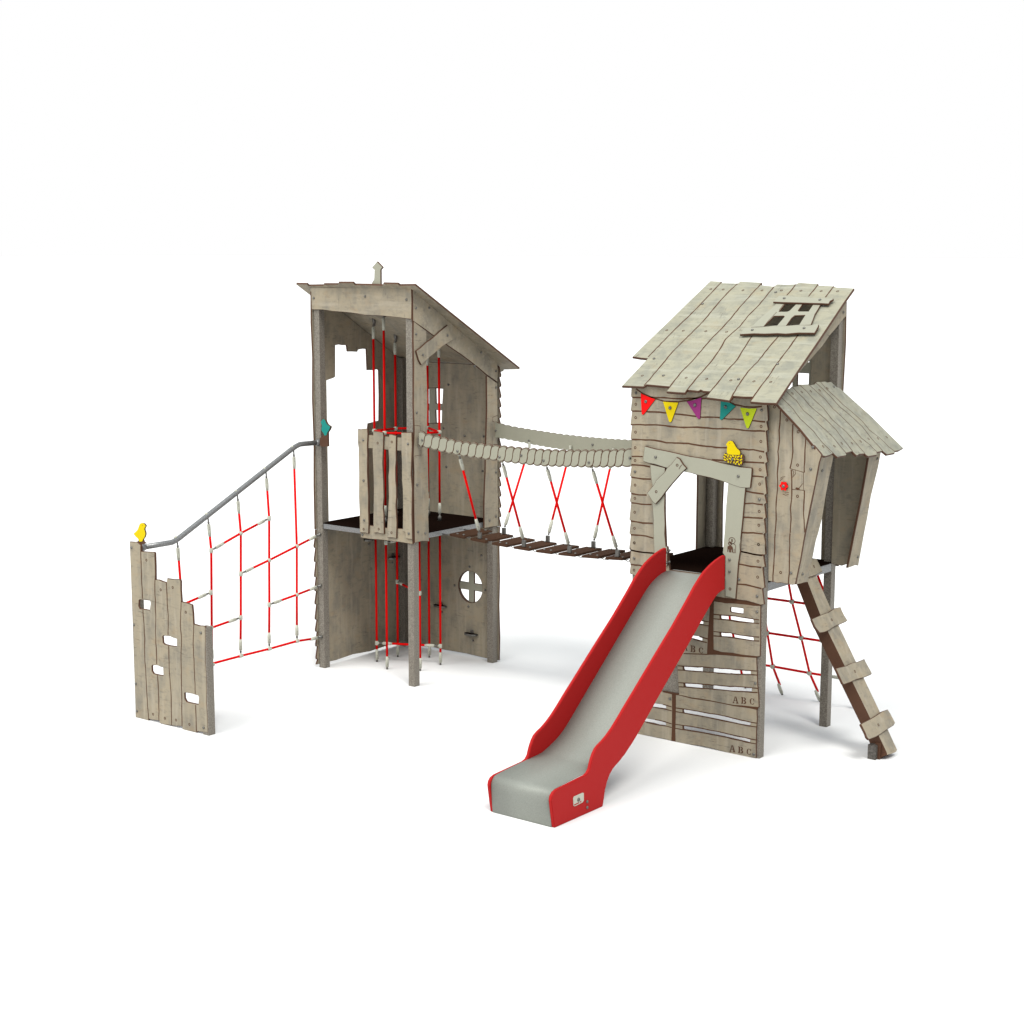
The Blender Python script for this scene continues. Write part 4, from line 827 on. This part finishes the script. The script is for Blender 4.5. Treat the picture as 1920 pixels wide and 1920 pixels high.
for seg in ([(430, 755), (550, 805)], [(405, 840), (490, 930)], [(620, 775), (585, 900)], [(680, 820), (765, 910)], [(775, 820), (885, 860)], [(965, 815), (930, 930)], [(1010, 900), (1120, 840)], [(1215, 800), (1185, 930)],
            [(415, 985), (520, 1035)], [(535, 945), (615, 1035)], [(630, 930), (735, 990)], [(860, 935), (925, 1030)], [(975, 965), (1090, 1015)], [(1130, 1040), (1235, 980)], [(585, 1110), (655, 1100)], [(730, 1060), (770, 1075)],
            [(705, 1130), (735, 1140)], [(890, 1085), (860, 1170)], [(965, 1130), (1070, 1085)], [(1205, 1085), (1175, 1200)], [(1065, 1180), (1130, 1245)], [(920, 1188), (975, 1190)]):
    strip(bm, pq, pq.tr(zo(seg)), .0105, .0012, 1)
nm_ = mobj('nest', bm, ['edge', 'yellow'], th)
bolt(pq.w(*pq.hit(*zg([(1318, 912)])[0])), pq.n, nm_)

# ================================================================== SLIDE
SLD = thing('slide', 'wavy steel slide with red side panels coming down in front of the play house', 'slide', (3.74, -1.5, 0))
XR, XL, TH = 4.096, 3.386, .034
ps = PX(XR)
SO = zt([(960, 1512), (945, 1400), (930, 1265), (924, 1210), (932, 1160), (955, 1115), (990, 1085), (1040, 1060), (1150, 1005), (1250, 955), (1300, 930), (1335, 900), (1358, 855), (1370, 800), (1385, 740), (1405, 680), (1430, 625), (1465, 580), (1510, 535), (1560, 475), (1620, 390), (1690, 275)]) + \
     zs([(1045, 1335), (1120, 1210), (1250, 990), (1400, 740), (1500, 560), (1550, 465), (1590, 400), (1625, 350), (1665, 308), (1705, 273), (1740, 248), (1762, 236), (1766, 240), (1763, 480), (1740, 492), (1715, 512), (1690, 545), (1640, 630), (1500, 880), (1300, 1230), (1150, 1500), (1100, 1585), (1040, 1675), (1000, 1725), (960, 1770), (935, 1815), (915, 1870), (903, 1925)]) + zt([(1530, 1080), (1518, 1170), (1503, 1268)])
so = ps.tr(SO)
zmin = 0.0
so = [(a, max(0.0, b)) for a, b in so]; so[0] = (so[0][0], 0); so[-1] = (so[-1][0], 0)
for x, nm in ((XR, 'side_panel'), (XL + TH, 'side_panel')):
    pl = PX(x); bm = bmesh.new(); extrude(bm, pl, so, [], TH, 0, 0, 0)
    bv = [e for e in bm.edges if abs(abs(e.calc_face_angle(0)) - math.pi / 2) < .25]
    bmesh.ops.bevel(bm, geom=bv, offset=.005, segments=2, affect='EDGES')
    sp = mobj(nm, bm, 'red', SLD)
    if x == XR:
        for c in ps.tr(zt([(1323, 1217), (1323, 1283)])): bolt(ps.w(*c), ps.n, sp)
        # the plate
        bm = bmesh.new(); q = ps.tr(zt([(1165, 1180), (1175, 1160), (1270, 1117), (1283, 1120), (1283, 1205), (1270, 1225), (1182, 1270), (1168, 1265)]))
        extrude(bm, ps, q, [], .004, .005, 0, 0); mp = mobj('name_plate', bm, 'clamp', sp)
        bm = bmesh.new(); strip(bm, ps, ps.tr(zt([(1172, 1256), (1230, 1228)])), .008, .006, 0); strip(bm, ps, ps.tr(zt([(1240, 1222), (1254, 1215)])), .010, .006, 0); mobj('plate_print', bm, 'red', mp)
        bolt(ps.w(*ps.hit(*zt([(1222, 1194)])[0]), .005), ps.n, mp, 1.2)
    else:
        pi_ = PX(x)
        for c in pi_.tr(zs([(1345, 213), (1363, 200), (1343, 288), (1362, 283)])): bolt(pi_.w(*c), pi_.n, sp, .95)
pi_ = PX(XL + TH)
BP = zs([(1376, 345), (1340, 350), (1300, 372), (1255, 412), (1215, 460), (1190, 498), (1100, 650), (900, 992), (700, 1332), (650, 1420), (600, 1500), (560, 1550), (520, 1592)]) + zt([(820, 670), (780, 690), (640, 755), (470, 835), (330, 905), (295, 925), (268, 955), (252, 995), (247, 1040), (250, 1100), (268, 1328)])
bp = pi_.tr(BP); bp[0] = (-.03, bp[0][1]); bp = [(.06, bp[0][1])] + bp; bp[-1] = (bp[-1][0], 0)
# smooth the profile
def chaikin(q, n=2):
    for _ in range(n):
        r = [q[0]]
        for a, b in zip(q, q[1:]): r += [(a[0] * .75 + b[0] * .25, a[1] * .75 + b[1] * .25), (a[0] * .25 + b[0] * .75, a[1] * .25 + b[1] * .75)]
        q = r + [q[-1]]
    return q
bp = chaikin(bp)
bm = bmesh.new(); xa, xb = XL + TH - .002, XR - TH + .002; rows = []
for i, (y, z) in enumerate(bp):
    a = bp[max(0, i - 1)]; b = bp[min(len(bp) - 1, i + 1)]; dy, dz = b[0] - a[0], b[1] - a[1]; l = math.hypot(dy, dz)
    n = (dz / l * .004, -dy / l * .004) 
    rows.append([bm.verts.new((xa, y, z)), bm.verts.new((xb, y, z)), bm.verts.new((xb, y + n[0], z + n[1])), bm.verts.new((xa, y + n[0], z + n[1]))])
for A, Bq2 in zip(rows, rows[1:]):
    for i in range(4):
        j = (i + 1) % 4; f = bm.faces.new((A[i], A[j], Bq2[j], Bq2[i])); f.smooth = i in (0, 2)
bm.faces.new(rows[0]); bm.faces.new(rows[-1][::-1]); bmesh.ops.recalc_face_normals(bm, faces=bm.faces)
mobj('slide_bed', bm, 'slide', SLD)

# ================================================================== PLANK LADDER
LD = thing('plank_ladder', 'sloping beam with four crooked step boards leaning up to the right bay', 'ladder', (5.4, .7, 0))
d = Vector((-.924, 0, 1.595)).normalized(); yv = Vector((0, 1, 0))
pL = Plane((5.478, .66, .079), yv, d)           # u = +y, v up the beam, n = +x up
beam = pL.tr(zl([(1150, 1812), (1145, 1790), (1085, 1665), (1000, 1490), (800, 1080), (620, 710), (500, 400), (440, 270)])) + pL.tr(zl([(520, 240), (570, 350), (690, 620), (880, 1020), (1080, 1440), (1180, 1660), (1230, 1770), (1222, 1788), (1190, 1800)]))
bm = bmesh.new(); extrude(bm, pL, beam, [], .125, 0); mobj('beam', bm, ['wood', 'edge', 'edge'], LD)
pS = Plane(pL.w(0, 0, .024), yv, d)
for q in ([(470, 265), (505, 362), (560, 345), (622, 312), (600, 262), (572, 205), (540, 208), (500, 215)], [(533, 700), (560, 688), (620, 662), (670, 645), (720, 612), (770, 602), (780, 630), (800, 670), (826, 712), (815, 722), (770, 742), (720, 762), (680, 790), (640, 808), (600, 815), (560, 765)],
          [(730, 1105), (760, 1096), (810, 1085), (860, 1060), (910, 1050), (965, 1027), (975, 1050), (1000, 1095), (1027, 1145), (1020, 1155), (960, 1180), (900, 1195), (850, 1218), (795, 1237), (785, 1225), (755, 1160)], [(935, 1560), (960, 1545), (1010, 1520), (1060, 1490), (1110, 1455), (1155, 1440), (1175, 1470), (1217, 1550), (1205, 1570), (1150, 1605), (1100, 1640), (1060, 1665), (1002, 1687), (985, 1670), (975, 1640)]):
    Q = zl(q); cxm = sum(a[0] for a in Q) / len(Q); cym = sum(a[1] for a in Q) / len(Q)
    c = pS.hit(cxm, cym)
    panel('step_board', LD, pS, Q, mat='wood', t=.022, rings=[(cxm + 1, cym)])
boxo('foot', LD, 'edge', 5.37, 5.42, .70, .78, 0, .16, bev=.003)
fx, fy = 5.36, .60
bm = bmesh.new(); f = Plane((0, 0, 0), (1, 0, 0), (0, 1, 0)); a = f.hit(1641, 1425.5); box(bm, a[0] - .085, a[0], a[1], a[1] + .085, 0, .145, .005); mobj('foot_post', bm, 'footpost', LD)

# ================================================================== CARGO NET behind the play house
CN = thing('rope_net', 'slanting red rope net going down to the ground behind the play house', 'climbing net', (3.7, 2.0, 0))
xsn = [2.99, 3.45, 3.94, 4.42]; yb, yt, zt2 = 2.26, 1.55, 1.62
def npnt(x, z): t = (z - .0) / zt2; return Vector((x + (-.06 * t), yb + (yt - yb) * t, z))
def U3(px, py):
    # point on the slanted net sheet
    pl = Plane((0, yb, 0), (1, 0, 0), (0, yt - yb, zt2)); return pt(pl, px, py)
vr = [[(1363, 1110), (1369, 1165), (1390.5, 1283)], [(1425, 1100), (1438.5, 1185), (1449, 1249.5), (1459.5, 1293)], [(1478, 1090), (1485, 1128), (1502.5, 1196), (1518, 1262), (1531, 1307)], [(1545, 1110), (1560, 1180), (1586, 1275), (1600, 1315)]]
for q in vr:
    w = [U3(*a) for a in q]; w[-1] = Vector((w[-1].x, yb, .12)) if True else w[-1]
    topw = Vector((w[0].x - (.05), yt - .03, zt2 + .04))
    o = rope(CN, [topw] + w); clamp(o, w[-1] + Vector((.02, .03, -.12)), w[-2] - w[-1], .14)
for q in ([(1400, 1117), (1440, 1122), (1485, 1128), (1552, 1138)], [(1375, 1178), (1438.5, 1186.5), (1502.5, 1196), (1568, 1206)], [(1388, 1240), (1449, 1249.5), (1518, 1262), (1581, 1272)]):
    w = [U3(*a) for a in q]; rope(CN, w)
for c in ((1438.5, 1186.5), (1449, 1249.5), (1485, 1128), (1502.5, 1196), (1518, 1262)): ball(CN, U3(*c), .032)
for c in ((1563, 1206), (1584, 1272.5)): clamp(CN, U3(*c), U3(c[0] - 30, c[1] - 5) - U3(*c), .14)
